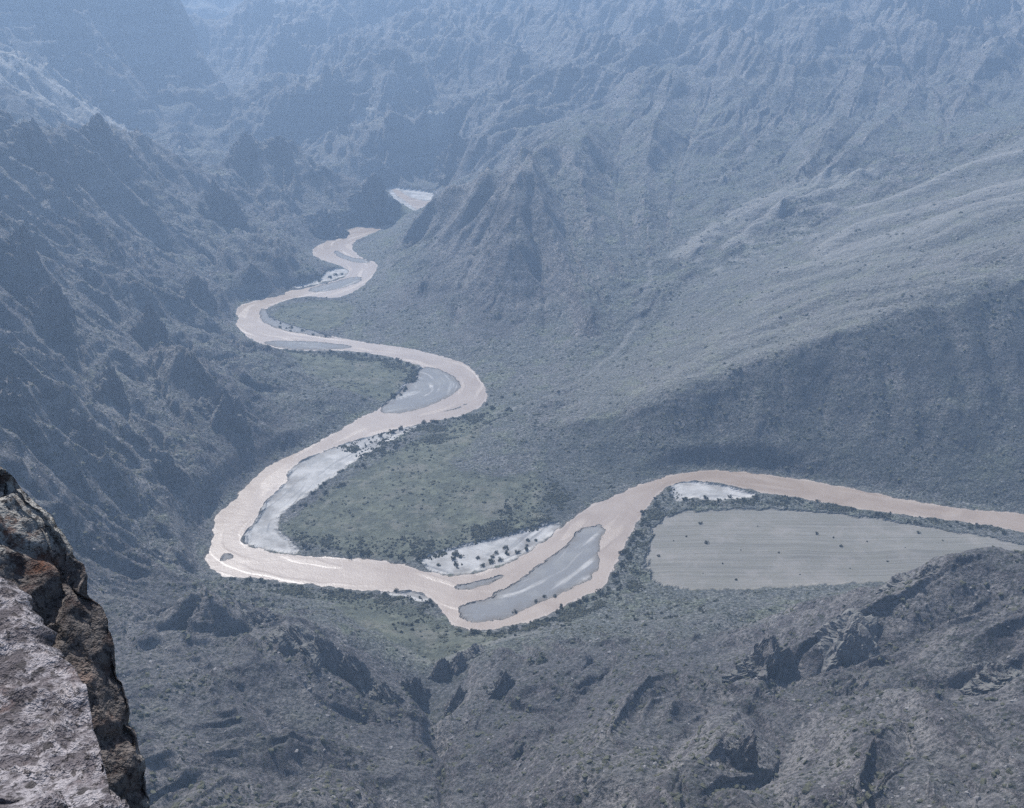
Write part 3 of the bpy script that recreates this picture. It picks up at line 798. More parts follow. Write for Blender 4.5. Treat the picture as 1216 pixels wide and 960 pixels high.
pale[y < 2000] *= 0.6 * sstep(-0.2, 0.5, noise(x / 24, y / 24, 86) + 0.4 * noise(x / 70, y / 70, 87))[y < 2000]
kindr[:, 2] = np.maximum(kindr[:, 2], pale)


def mesh_obj(name, verts, faces, mat, parent=None, smooth=True):
    me = bpy.data.meshes.new(name)
    verts = np.asarray(verts, np.float32); faces = np.asarray(faces, np.int32)
    me.vertices.add(len(verts)); me.vertices.foreach_set('co', verts.ravel())
    n, kk = faces.shape
    me.loops.add(n * kk); me.loops.foreach_set('vertex_index', faces.ravel())
    me.polygons.add(n); me.polygons.foreach_set('loop_start', np.arange(n, dtype=np.int32) * kk)
    me.polygons.foreach_set('use_smooth', np.full(n, smooth))
    me.update(calc_edges=True)
    if mat: me.materials.append(mat)
    o = bpy.data.objects.new(name, me); COL.objects.link(o)
    if parent: o.parent = parent
    return o


def tag(o, label=None, cat=None, group=None, kind=None):
    for k_, v_ in (('label', label), ('category', cat), ('group', group), ('kind', kind)):
        if v_: o[k_] = v_
    return o


idx = np.arange(shape[0] * shape[1], dtype=np.int32).reshape(shape)
quads = np.stack([idx[:-1, :-1], idx[:-1, 1:], idx[1:, 1:], idx[1:, :-1]], -1).reshape(-1, 4)
fx_ = x[quads].mean(1); fy_ = y[quads].mean(1); fzb = zb[quads].mean(1)
# which landform a face belongs to
SPURSIDE = region([(592, 456, 1450), (470, 300, 2045), (478, 256, 2330), (540, 240, 2560), (545, 175, 2760), (600, 110, 3000), (700, 40, 3600), (700, -60, 5500)])
piece = np.full(len(quads), 1, np.int32)            # 1 right mountain
cen = np.array([at_z(a_, b_)[:2] for a_, b_ in [(1290, 635), (1003, 590), (820, 566), (740, 610), (690, 690), (590, 720), (500, 690), (300, 668), (270, 630), (340, 545), (450, 495), (545, 480), (560, 455), (480, 420), (380, 405), (300, 395), (300, 368), (360, 348), (430, 325), (400, 295), (440, 270), (480, 255), (500, 244), (470, 220)]])
chain = np.vstack([cen, [(-250, 2900), (-560, 3100), (-640, 3600), (-900, 4600), (-900, 5600)]])
left_poly = np.vstack([chain[7:], [(-4000, 5600), (-4000, 760), (-330, 760), (-330, 880)]])
inl = inside(left_poly, fx_, fy_)
piece[inl] = 0
piece[(fy_ > 2560) & (fx_ < 620 + (fy_ - 2560) * 0.6)] = 2
near_poly = np.vstack([cen[:8], [(-330, 880), (-330, 760), (-4000, 760), (-4000, 330), (4000, 330), (4000, 1000)]])
piece[inside(near_poly, fx_, fy_)] = 3
terq = ter.ravel()[quads].mean(1)
piece[(terq > 0.4) & (piece == 1)] = 4
low = (fzb < 17) & (dch[quads].mean(1) < 149.5) & (fy_ > 700)
piece[low] = 5
piece[fy_ < 330] = 6
NAMES = ['left_mountain', 'right_mountain', 'far_mountains', 'near_hills', 'terrace', 'valley_floor', 'cliff']
LBL = ['steep rocky mountain flank dropping from the left edge to the muddy river', 'grey scrubby mountain with a pointed spur right of the river',
       'hazy blue canyon walls at the head of the gorge', 'brown scrubby hills below the camera between the rocks and the river', 'pale smooth fan of low ridges above the dark scarp',
       'flat valley floor of grass, gravel and mown field beside the river', 'bare cliff top the foreground rocks stand on']
for q, (nm, lb) in enumerate(zip(NAMES, LBL)):
    fs = quads[piece == q]
    used, inv = np.unique(fs, return_inverse=True)
    o = mesh_obj(nm, P3.reshape(-1, 3)[used], inv.reshape(-1, 4), M_GROUND)
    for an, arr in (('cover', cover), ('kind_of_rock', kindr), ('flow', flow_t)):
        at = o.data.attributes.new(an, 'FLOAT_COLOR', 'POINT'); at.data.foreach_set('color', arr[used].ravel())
    o.data.normals_split_custom_set_from_vertices(NRM.reshape(-1, 3)[used])
    tag(o, lb, 'terrain', None, 'structure')

# water: a level sheet that reaches just under the banks
wm = (dch[quads].max(1) < 14) | (dch[quads].min(1) < 0)
fs = quads[wm]
used, inv = np.unique(fs, return_inverse=True)
wv = P3.reshape(-1, 3)[used].copy(); wv[:, 2] = 0.0
rv = mesh_obj('river', wv, inv.reshape(-1, 4), M_WATER)
at = rv.data.attributes.new('flow', 'FLOAT_COLOR', 'POINT'); at.data.foreach_set('color', flow[used].ravel())
tag(rv, 'muddy beige river winding through the canyon', 'river', None, 'structure')

# ------------------------------------------------------------------ simple materials for plants and rock
def foliage_material(name, dark, light):
    s = NT(name)
    oi = s.n('ShaderNodeObjectInfo')
    c = s.mix(s.ramp(s.noise(1.3, 3, 0.6), 0.35, 0.65), dark, light)
    c = s.mix(s.math('MULTIPLY', oi.outputs['Random'], 0.35), c, (0.075, 0.062, 0.045))
    return s.fin(c, 0.9, 0.1)


def rock_material(name, a, b, scale, soil=None):
    s = NT(name)
    n = s.noise(scale, 6, 0.65); n2 = s.noise(scale * 6, 4, 0.7)
    c = s.mix(s.ramp(n, 0.35, 0.65), a, b)
    c = s.mix(s.math('MULTIPLY', s.ramp(n2, 0.58, 0.7), 0.5), c, tuple(v * 1.7 for v in b))
    if soil:
        geo = s.n('ShaderNodeNewGeometry'); sx = s.n('ShaderNodeSeparateXYZ'); s.l(geo.outputs['True Normal'], sx.inputs[0])
        c = s.mix(s.math('MULTIPLY', s.ramp(s.math('ADD', sx.outputs[2], s.math('MULTIPLY', n2, 0.3)), 0.72, 0.95), 0.75), c, soil)
    s.bump(s.math('ADD', s.math('MULTIPLY', n, 1.0 / scale * 0.3), s.math('MULTIPLY', n2, 0.12 / scale)), 0.8, 1.0)
    return s.fin(c, 0.95, 0.1)


M_SHRUB = foliage_material('grey green leaves', (0.034, 0.038, 0.026), (0.062, 0.066, 0.042))
M_SCRUB = foliage_material('dry scrub', (0.040, 0.043, 0.030), (0.085, 0.088, 0.058))
M_STEM = rock_material('grey bark', (0.06, 0.05, 0.042), (0.10, 0.085, 0.07), 4.0)
M_CRAG = rock_material('dark crag', (0.066, 0.060, 0.060), (0.135, 0.122, 0.115), 0.35, (0.125, 0.122, 0.108))
M_PALE = rock_material('pale crag', (0.10, 0.094, 0.09), (0.17, 0.158, 0.15), 0.35, (0.14, 0.135, 0.12))
M_STONE = rock_material('loose stone', (0.13, 0.122, 0.118), (0.20, 0.188, 0.18), 0.6)

# ------------------------------------------------------------------ countless scrub tufts and loose stones on the slopes
def blob_cloud(name, n_try, rmin, rmax, mat, seed, keep, squash, label, cat, sides=5, where=None):
    g = np.random.default_rng(seed)
    if where is None:
        i = g.uniform(110, shape[0] - 2, n_try); j = g.uniform(2, shape[1] - 2, n_try)
    else:
        c_ = g.choice(np.flatnonzero(where), n_try)
        i = np.minimum(c_ // shape[1] + g.uniform(0, 1, n_try), shape[0] - 2.0); j = np.minimum(c_ % shape[1] + g.uniform(0, 1, n_try), shape[1] - 2.0)
    k0 = i.astype(int) * shape[1] + j.astype(int)
    p = keep(k0)
    ok = g.uniform(size=n_try) < p
    i, j, k0 = i[ok], j[ok], k0[ok]
    cy = np.interp(i, np.arange(len(ROWS)), ROWS); cx = np.interp(j, np.arange(len(COLS)), COLS) * (cy + FC)
    cz_ = ground(cx, cy)
    n = len(cx)
    sc = g.uniform(0, 1, n) ** 1.8 * (rmax - rmin) + rmin
    sc *= 0.75 + 0.25 * np.clip(cy / 1200, 0.6, 2.0)
    # lumpy double cone: two rings of `sides` corners and a top, every corner pushed about
    ang = np.arange(sides) * 2 * math.pi / sides
    base = np.concatenate([np.stack([np.cos(ang), np.sin(ang), np.full(sides, -0.35)], -1), np.stack([0.75 * np.cos(ang + 0.5), 0.75 * np.sin(ang + 0.5), np.full(sides, 0.55)], -1), [[0.1, 0, 1.0]]])
    V = base[None] * (1 + g.uniform(-0.38, 0.38, (n, len(base), 1))) + g.uniform(-0.15, 0.15, (n, len(base), 3))
    yaw = g.uniform(0, 2 * math.pi, n); c, s_ = np.cos(yaw)[:, None], np.sin(yaw)[:, None]
    st_ = g.uniform(0.7, 1.5, n)[:, None]
    X = V[..., 0] * st_; Y = V[..., 1]
    V = np.stack([X * c - Y * s_, X * s_ + Y * c, V[..., 2] * squash], -1) * sc[:, None, None] + np.stack([cx, cy, cz_], -1)[:, None]
    F = []
    for a in range(sides):
        b = (a + 1) % sides
        F += [(a, b, sides + a), (b, sides + b, sides + a), (sides + a, sides + b, 2 * sides)]
    F = np.array(F, np.int32)
    faces = (F[None] + (np.arange(n, dtype=np.int32) * len(base))[:, None, None]).reshape(-1, 3)
    o = mesh_obj(name, V.reshape(-1, 3), faces, mat, None, False)
    return tag(o, label, cat, None, 'stuff')


clump = sstep(-0.25, 0.55, noise(x / 70, y / 70, 91) + 0.6 * noise(x / 19, y / 19, 92))
dry = (dch > 3) & (fld > 3) & (z > 0.6)
gravel_here = cover[:, 0] > 0.5


def keep_scrub(k):
    p = (0.10 + 0.75 * clump[k]) * dry[k] * (~gravel_here[k])
    p *= 1 - 0.6 * ter.ravel()[k] * 1.0
    p *= np.where(y[k] > 330, 1, 0)
    return p * (0.45 + 0.55 * sstep(700, 1000, y[k]))


def keep_stone(k):
    return (0.05 + 0.8 * sstep(0.0, 0.8, noise(x[k] / 60, y[k] / 60, 95)) * (0.25 + leftm[k] + 0.4 * nearh[k] + 0.5 * scarp_m[k])) * dry[k] * (y[k] > 330) * (zb[k] > 10)


blob_cloud('scrub', 125000, 0.8, 2.5, M_SCRUB, 5, keep_scrub, 0.75, 'low grey green scrub dotted over the canyon slopes', 'scrub')
blob_cloud('loose_stones', 40000, 0.5, 2.0, M_STONE, 6, keep_stone, 0.7, 'pale loose stones strewn on the rocky slopes', 'stones')

THICK = [at_z(np.array([p[0] for p in q]), np.array([p[1] for p in q]), 3.0)[:, :2] for q in [
    [(793, 578), (772, 598), (752, 640), (728, 695), (760, 705), (766, 650), (780, 615), (830, 598), (900, 600), (1000, 606), (1100, 619), (1190, 632), (1190, 626), (1100, 615), (1010, 603), (950, 591), (905, 588), (860, 596), (820, 594)],
    [(270, 688), (350, 695), (430, 706), (500, 712), (525, 745), (480, 735), (400, 722), (330, 712), (270, 700)],
    [(540, 752), (585, 754), (650, 736), (722, 702), (740, 715), (660, 750), (590, 768)],
    [(330, 420), (420, 421), (490, 434), (500, 445), (480, 472), (468, 470), (480, 445), (430, 430), (350, 428)],
    [(610, 590), (650, 560), (680, 590), (650, 622), (560, 645), (520, 662), (400, 654), (350, 644), (352, 632), (420, 640), (520, 642), (590, 622)],
    [(400, 530), (450, 512), (520, 500), (570, 492), (600, 500), (560, 520), (500, 535), (430, 545)],
]]
thd = np.full(x.shape, 60.0)
for p in THICK: thd = np.minimum(thd, sdf(p, x, y, 60))


def keep_thick(k):
    return sstep(4, -6, thd[k] + 6 * noise(x[k] / 14, y[k] / 14, 97)) * (z[k] > 0.4) * (dch[k] > 1.0) * (0.06 + 0.94 * sstep(0.0, 0.5, noise(x[k] / 38, y[k] / 38, 98) + 0.5 * noise(x[k] / 11, y[k] / 11, 99))) * (~(fld[k] < 1))


blob_cloud('thicket', 60000, 0.6, 1.7, M_SHRUB, 15, keep_thick, 1.1, 'low dark thicket along the river banks and floodplain', 'thicket', where=thd < 4)

# ------------------------------------------------------------------ shrubs one can count
def shrub_mesh(seed, big):
    g = np.random.default_rng(seed)
    V = []; F = []
    nb = 9 if big else 6
    cents = []
    for b in range(nb):
        a = g.uniform(0, 2 * math.pi); r = g.uniform(0.1, 0.75)
        cents.append((r * math.cos(a), r * math.sin(a), g.uniform(0.25, 0.85 if big else 0.6), g.uniform(0.28, 0.48)))
    for cx, cy, cz_, cr_ in cents:
        for l in range(34):
            d = g.normal(size=3); d /= np.linalg.norm(d)
            p = np.array([cx, cy, cz_]) + d * cr_ * g.uniform(0.55, 1.05)
            if p[2] < 0.02: p[2] = 0.02 + 0.1 * g.uniform()
            u = g.normal(size=3); u /= np.linalg.norm(u); v = np.cross(u, d); v /= np.linalg.norm(v) + 1e-6
            sz = g.uniform(0.09, 0.17)
            k_ = len(V)
            V += [p - u * sz, p + v * sz * 0.7, p + u * sz, p - v * sz * 0.7]
            F.append((k_, k_ + 1, k_ + 2, k_ + 3))
    for b in range(5):
        cx, cy, cz_, _ = cents[b % nb]
        k_ = len(V); w_ = 0.035
        for q in range(3):
            a = q * 2.094; V.append(np.array([w_ * math.cos(a), w_ * math.sin(a), -0.25]))
        for q in range(3):
            a = q * 2.094; V.append(np.array([cx + 0.4 * w_ * math.cos(a), cy + 0.4 * w_ * math.sin(a), cz_]))
        for q in range(3):
            r_ = (q + 1) % 3; F.append((k_ + q, k_ + r_, k_ + 3 + r_, k_ + 3 + q))
    return np.array(V), np.array(F, np.int32)


SHRUBS = []
for q in range(6):
    V, F = shrub_mesh(400 + q, q % 2 == 0)
    o = mesh_obj('shrub', V, F, M_SHRUB, None, False)
    SHRUBS.append(o.data)
    bpy.data.objects.remove(o)
N_SHRUB = [0]


def put_shrub(cx, cy, size, label, group, tall=1.0):
    o = bpy.data.objects.new('shrub', random.choice(SHRUBS)); COL.objects.link(o)
    o.location = (cx, cy, float(ground(np.array(cx), np.array(cy))) - 0.05 * size)
    o.scale = (size * random.uniform(0.85, 1.25), size * random.uniform(0.85, 1.25), size * random.uniform(0.8, 1.1) * tall)
    o.rotation_euler = (0, 0, random.uniform(0, 6.28))
    N_SHRUB[0] += 1
    return tag(o, label, 'shrub', group)


def shrub_line(pix, n, size, label, group, spread=5.0, tall=1.0):
    P = at_z(np.array([p[0] for p in pix]), np.array([p[1] for p in pix]), 1.0)[:, :2]
    L = np.concatenate([[0], np.cumsum(np.hypot(*np.diff(P, axis=0).T))])
    for q in range(n):
        t_ = (q + random.uniform(0.05, 0.95)) / n * L[-1]
        px_ = np.interp(t_, L, P[:, 0]) + random.gauss(0, spread); py_ = np.interp(t_, L, P[:, 1]) + random.gauss(0, spread * 1.2)
        if float(ground(np.array(px_), np.array(py_))) < 0.15:
            continue
        put_shrub(px_, py_, size * random.uniform(0.7, 1.35), label, group, tall)


def shrub_patch(pix, n, size, label, group, tall=1.0):
    pol = at_z(np.array([p[0] for p in pix]), np.array([p[1] for p in pix]), 1.0)[:, :2]
    lo, hi = pol.min(0), pol.max(0); c_ = 0; tries = 0
    while c_ < n and tries < 4000:
        tries += 1
        px_, py_ = random.uniform(lo[0], hi[0]), random.uniform(lo[1], hi[1])
        if inside(pol, np.array([px_]), np.array([py_]))[0] and float(ground(np.array(px_), np.array(py_))) > 0.15:
            put_shrub(px_, py_, size * random.uniform(0.65, 1.4), label, group, tall); c_ += 1


shrub_line([(775, 596), (757, 628), (742, 662), (728, 690)], 34, 3.6, 'dark shrub in the strip between the river and the mown field', 'shrubs between river and mown field', 6)
shrub_line([(800, 594), (850, 594), (905, 592), (960, 597), (1020, 608), (1100, 620), (1190, 631)], 34, 3.0, 'dark shrub on the far bank edge above the mown field', 'shrubs above the mown field', 3.5)
shrub_line([(735, 697), (690, 718), (640, 742), (590, 756), (545, 752)], 36, 3.2, 'dark shrub along the near bank below the large gravel island', 'shrubs below the large gravel island', 4)
shrub_line([(667, 706), (635, 718), (607, 731)], 10, 2.4, 'low shrub on the near rim of the large gravel island', 'shrubs on the large gravel island', 2)
shrub_line([(515, 722), (500, 712), (440, 710), (380, 704), (320, 695), (275, 690)], 34, 3.0, 'dark shrub on the near bank of the long bottom reach', 'shrubs on the bottom reach bank', 5)
shrub_patch([(520, 672), (560, 664), (620, 642), (655, 628), (650, 640), (600, 665), (560, 676)], 20, 2.6, 'round dark shrub standing on the pale gravel bar beside the small island', 'shrubs on the gravel bar')
shrub_line([(350, 650), (420, 655), (490, 664), (530, 668), (560, 655)], 20, 3.2, 'dark shrub on the grassy edge above the bottom reach', 'shrubs on the grassy edge', 4)
shrub_line([(448, 517), (470, 512), (500, 505), (535, 498), (560, 494)], 14, 3.6, 'dark shrub at the top edge of the white point bar', 'shrubs above the white point bar', 4)
shrub_patch([(345, 600), (380, 575), (430, 545), (470, 522), (490, 522), (440, 555), (390, 590), (355, 620)], 22, 3.2, 'dark shrub scattered on the white point bar', 'shrubs on the white point bar')
shrub_line([(340, 421), (400, 421), (450, 425), (488, 434), (497, 444), (484, 462), (462, 476)], 34, 3.8, 'dark shrub on the rim of the green tongue left of the hooked bend', 'shrubs round the green tongue', 4)
shrub_line([(325, 383), (360, 396), (385, 401)], 10, 3.4, 'shrub on the inner bank of the upper meander', 'shrubs on the upper meander', 4)
shrub_line([(346, 340), (380, 332), (410, 326)], 10, 4.0, 'shrub on the gravel flat beside the braided reach', 'shrubs by the braided reach', 6)
shrub_patch([(560, 500), (585, 470), (640, 480), (620, 505), (580, 520)], 8, 3.6, 'shrub on the bare slope right of the hooked bend', 'shrubs right of the hooked bend')
FB = [('round dark bush alone near the left corner of the mown field', 839, 644, 3.2), ('dark bush by the upper left edge of the mown field', 832, 619, 2.6), ('faint bush on the left half of the mown field, above the round one', 815, 635, 2.0),
      ('small bush on the near left corner of the mown field', 782, 658, 2.0), ('small bush near the lower rim of the mown field', 874, 687, 2.0), ('dark bush in the middle of the mown field, nearer its top', 970, 631, 2.4),
      ('low pale bush right of the middle of the mown field', 999, 646, 2.8), ('smallest bush in the middle of the mown field', 990, 635, 1.3), ('dark bush by the right upper rim of the mown field', 1091, 630, 2.6), ('small bush in the right half of the mown field', 1054, 665, 1.8)]
for lb, px_, py_, sz in FB:
    p_ = at_z(px_, py_, 6.0); put_shrub(p_[0], p_[1], sz, lb, 'bushes standing in the mown field')
for px_, py_ in [(800, 640), (858, 668), (900, 622), (925, 655), (1010, 672), (1030, 640), (1075, 650), (1120, 640), (880, 652), (950, 680), (835, 680), (1150, 655)]:
    p_ = at_z(px_, py_, 6.0); put_shrub(p_[0], p_[1], random.uniform(0.8, 1.3), 'tiny faint tuft in the mown field, lower than the dark bushes', 'tufts in the mown field')
p_ = hit(640, 786)
for q in range(1):
    put_shrub(p_[0], p_[1], 8.0, 'broad dark thicket alone on the brown slope under the island', 'thickets on the near slope', 0.7)
shrub_patch([(560, 775), (640, 755), (760, 735), (850, 725), (830, 755), (700, 765), (600, 775)], 22, 2.2, 'small dark shrub on the flat between river and brown hill', 'shrubs on the flat below the river')
shrub_patch([(500, 735), (470, 720), (455, 745), (475, 765), (500, 760)], 10, 2.4, 'dark shrub in the thicket on the grassy flat under the bend', 'thicket on the grassy flat')

# ------------------------------------------------------------------ crags
from mathutils import noise as mnoise


def crag(px_, py_, wpx, hpx, label, mat, lean=0.25, strike=0.6, seed=0, name='rock_outcrop'):
    """a half-buried crag of leaning slabs: a dome whose radius jumps from bed to bed"""
    p_ = hit(px_, py_)
    dist = math.sqrt(p_[0] ** 2 + p_[1] ** 2 + (CAM_Z - p_[2]) ** 2)
    W_ = wpx / FPX * dist * 0.5; H_ = hpx / FPX * dist
    nu, nv = 72, 30
    sd = seed * 13 + 5
    cs, sn = math.cos(strike), math.sin(strike)
    V = []
    for b in range(nv):
        t_ = b / (nv - 1)
        for a in range(nu):
            an = a / nu * 2 * math.pi
            n_side = 4 + seed % 3
            pg = math.cos(math.pi / n_side) / math.cos(((an + seed) % (2 * math.pi / n_side)) - math.pi / n_side)
            r_ = (1 - t_ ** 1.25) * (0.45 * pg + 0.55 * pg * pg) * 1.15
            V.append((math.cos(an) * r_, math.sin(an) * r_ * 0.8, t_))
    V = np.array(V)
    q_ = (V[:, 0] * cs + V[:, 1] * sn - V[:, 2] * lean)
    out = np.ones(len(V))
    for fr, am in ((2.6, 0.30), (6.0, 0.13), (15.0, 0.04)):
        c_ = np.floor(q_ * fr + 0.35 * fbm(V[:, 0] * 2 + sd, V[:, 1] * 2 + V[:, 2], 2, sd)).astype(np.int64)
        d_ = np.floor((V[:, 2] * 1.2 + V[:, 0] * 0.5) * fr * 0.55 + hash01(c_, c_ * 3, sd)).astype(np.int64)
        out += am * (hash01(c_, d_, sd + 3) - 0.55)
    out += 0.20 * fbm(V[:, 0] * 4 + V[:, 2] * 3 + sd, V[:, 1] * 4 - V[:, 2] * 2, 4, sd + 5)
    V = V * out[:, None]
    X = V[:, 0] * W_ + lean * H_ * V[:, 2] * 0.6; Y = V[:, 1] * W_ * 1.1; Zl = V[:, 2] * H_
    gz = ground(p_[0] + X, p_[1] + Y) - p_[2]
    Zl = Zl + np.minimum(gz, 0.6 * H_) * (1 - 0.7 * np.clip(V[:, 2], 0, 1)) - 0.12 * H_ * (V[:, 2] < 0.06)
    F = []
    for b in range(nv - 1):
        for a in range(nu):
            c_ = (a + 1) % nu
            F.append((b * nu + a, b * nu + c_, (b + 1) * nu + c_, (b + 1) * nu + a))
    o = mesh_obj(name, np.stack([X, Y, Zl], -1), np.array(F), mat, None, False)
    o.location = tuple(p_)
    return tag(o, label, 'rock')


for q, a_ in enumerate([
    (900, 800, 74, 44, 'dark jagged crag of leaning slabs in the middle of the right near hill', M_CRAG, 0.35),
    (1006, 757, 74, 24, 'grey splintered crag on the shoulder of the right near hill', M_PALE, 0.5),
    (1180, 812, 62, 24, 'dark blocky crag at the right edge below the hill top', M_CRAG, 0.0),
    (1066, 692, 44, 10, 'grey outcrop on the hill edge against the mown field', M_PALE, 0.3),
    (1102, 680, 24, 11, 'small dark knob on the hill edge beside the mown field', M_CRAG, 0.0),
    (880, 900, 34, 34, 'narrow dark slab leaning on the lower slope of the right hill', M_CRAG, 0.6),
    (305, 742, 52, 18, 'dark upper end of the rock rib on the left near hill', M_CRAG, -0.1),
    (350, 760, 64, 20, 'long dark rock wall in the middle of the left rib', M_CRAG, -0.2),
    (384, 780, 50, 26, 'dark crag in the lower half of the left rib', M_CRAG, -0.2),
    (422, 806, 50, 28, 'broken dark crag at the lower end of the left rib', M_CRAG, -0.2),
    (458, 828, 36, 20, 'last low crag of the left rib above the gully', M_CRAG, -0.1),
    (492, 826, 34, 30, 'tall splintered crag guarding the left side of the gully mouth', M_CRAG, 0.1),
    (523, 802, 28, 22, 'dark crag on the right side of the gully mouth', M_CRAG, 0.2),
    (543, 793, 28, 18, 'smaller dark crag beside the right gully wall', M_CRAG, 0.3),
    (563, 776, 28, 12, 'weathered outcrop at the top of the slope by the track', M_CRAG, 0.2),
    (538, 842, 30, 28, 'leaning dark slab inside the gully on its right wall', M_CRAG, 0.5),
    (592, 822, 34, 28, 'dark slab face on the slope right of the gully', M_CRAG, 0.5),
    (292, 188, 34, 24, 'pointed rock tooth on the left mountain crest, nearer the river gap', M_CRAG, 0.1),
    (332, 186, 44, 22, 'broad double rock tooth on the left mountain crest above the headland', M_CRAG, -0.1),
    (262, 258, 56, 36, 'dark pyramid of rock below the left mountain crest', M_CRAG, 0.0),
    (45, 200, 70, 48, 'high dark rock tower on the left mountain crest at the picture edge', M_CRAG, 0.1),
    (120, 165, 60, 24, 'rounded crag on the left mountain crest in front of the pale hill', M_CRAG, 0.1),
    (446, 256, 54, 44, 'sheer dark headland rock where the river leaves the gorge', M_CRAG, 0.1),
    (388, 276, 48, 26, 'dark cliff knob above the first bend below the gorge', M_CRAG, 0.0),
    (540, 205, 66, 40, 'dark rounded rock bastion behind the pointed spur by the upper river', M_CRAG, 0.0),
    (178, 405, 46, 46, 'dark wedge of rock in the middle of the left slope', M_CRAG, 0.3),
    (58, 385, 52, 50, 'dark leaning rock face on the left slope near the picture edge', M_CRAG, 0.4),
    (132, 470, 40, 36, 'dark rock face above the pale scree of the left slope', M_CRAG, 0.4),
    (262, 495, 56, 34, 'low dark cliff on the left slope facing the white point bar', M_CRAG, 0.4),
    (98, 515, 46, 30, 'dark brown rock step under the pale shoulder of the left slope', M_CRAG, 0.4),
    (30, 300, 36, 30, 'dark rock stub high on the left slope at the picture edge', M_CRAG, 0.2),
    (232, 350, 40, 24, 'dark rock ledge on the left slope above the upper meander', M_CRAG, 0.4),
]):
    crag(*a_, seed=q)

# ------------------------------------------------------------------ the rocks beside the photographer
def lichen_material(name, dark, mid, pale, cover_lo, cover_hi, rust, bare_below=None):
    s = NT(name)
    n = s.noise(2.2, 6, 0.7); n2 = s.noise(9.0, 5, 0.75); n3 = s.noise(34.0, 4, 0.7)
    c = s.mix(s.ramp(n, 0.3, 0.7), dark, mid)
    c = s.mix(s.math('MULTIPLY', s.ramp(s.noise(3.1, 4, 0.6), 0.52, 0.66), rust), c, (0.20, 0.085, 0.045))
    li = s.ramp(s.math('ADD', s.math('MULTIPLY', n2, 0.75), s.math('MULTIPLY', n, 0.45)), cover_lo, cover_hi)
    if bare_below:      # the sheltered lower face carries little lichen
        sz = s.n('ShaderNodeSeparateXYZ'); s.l(s.co, sz.inputs[0])
        hgt_ = s.math('ADD', sz.outputs[2], s.math('MULTIPLY', s.math('SUBTRACT', n, 0.5), 0.5))
        edge_ = s.math('ADD', sz.outputs[0], s.math('MULTIPLY', s.math('SUBTRACT', n, 0.5), 0.4))
        li = s.math('MULTIPLY', li, s.math('MAXIMUM', s.ramp(hgt_, bare_below, bare_below + 0.1, 0.30, 1.0), s.ramp(edge_, -1.80, -1.66, 0.0, 0.85)))
    c = s.mix(li, c, s.mix(n3, tuple(v * 0.75 for v in pale), pale))
    v = s.vor(11.0)
    spots = s.math('MULTIPLY', s.ramp(v, 0.32, 0.22), s.ramp(s.noise(4.5, 3), 0.48, 0.6))
    c = s.mix(s.math('MULTIPLY', spots, 0.9), c, (0.04, 0.036, 0.036))
    c = s.mix(s.math('MULTIPLY', s.ramp(n3, 0.53, 0.60), 0.85), c, (0.035, 0.031, 0.031))
    s.bump(s.math('ADD', s.math('ADD', s.math('MULTIPLY', n2, 0.10), s.math('MULTIPLY', n, 0.25)), s.math('MULTIPLY', n3, 0.025)), 1.0, 0.6)
    return s.fin(c, 0.95, 0.12)


SECT = [(-1.0, -0.9), (-0.2, -1.0), (0.5, -0.85), (0.9, -0.35), (1.0, 0.15), (0.72, 0.75), (0.1, 1.0), (-0.9, 0.9)]


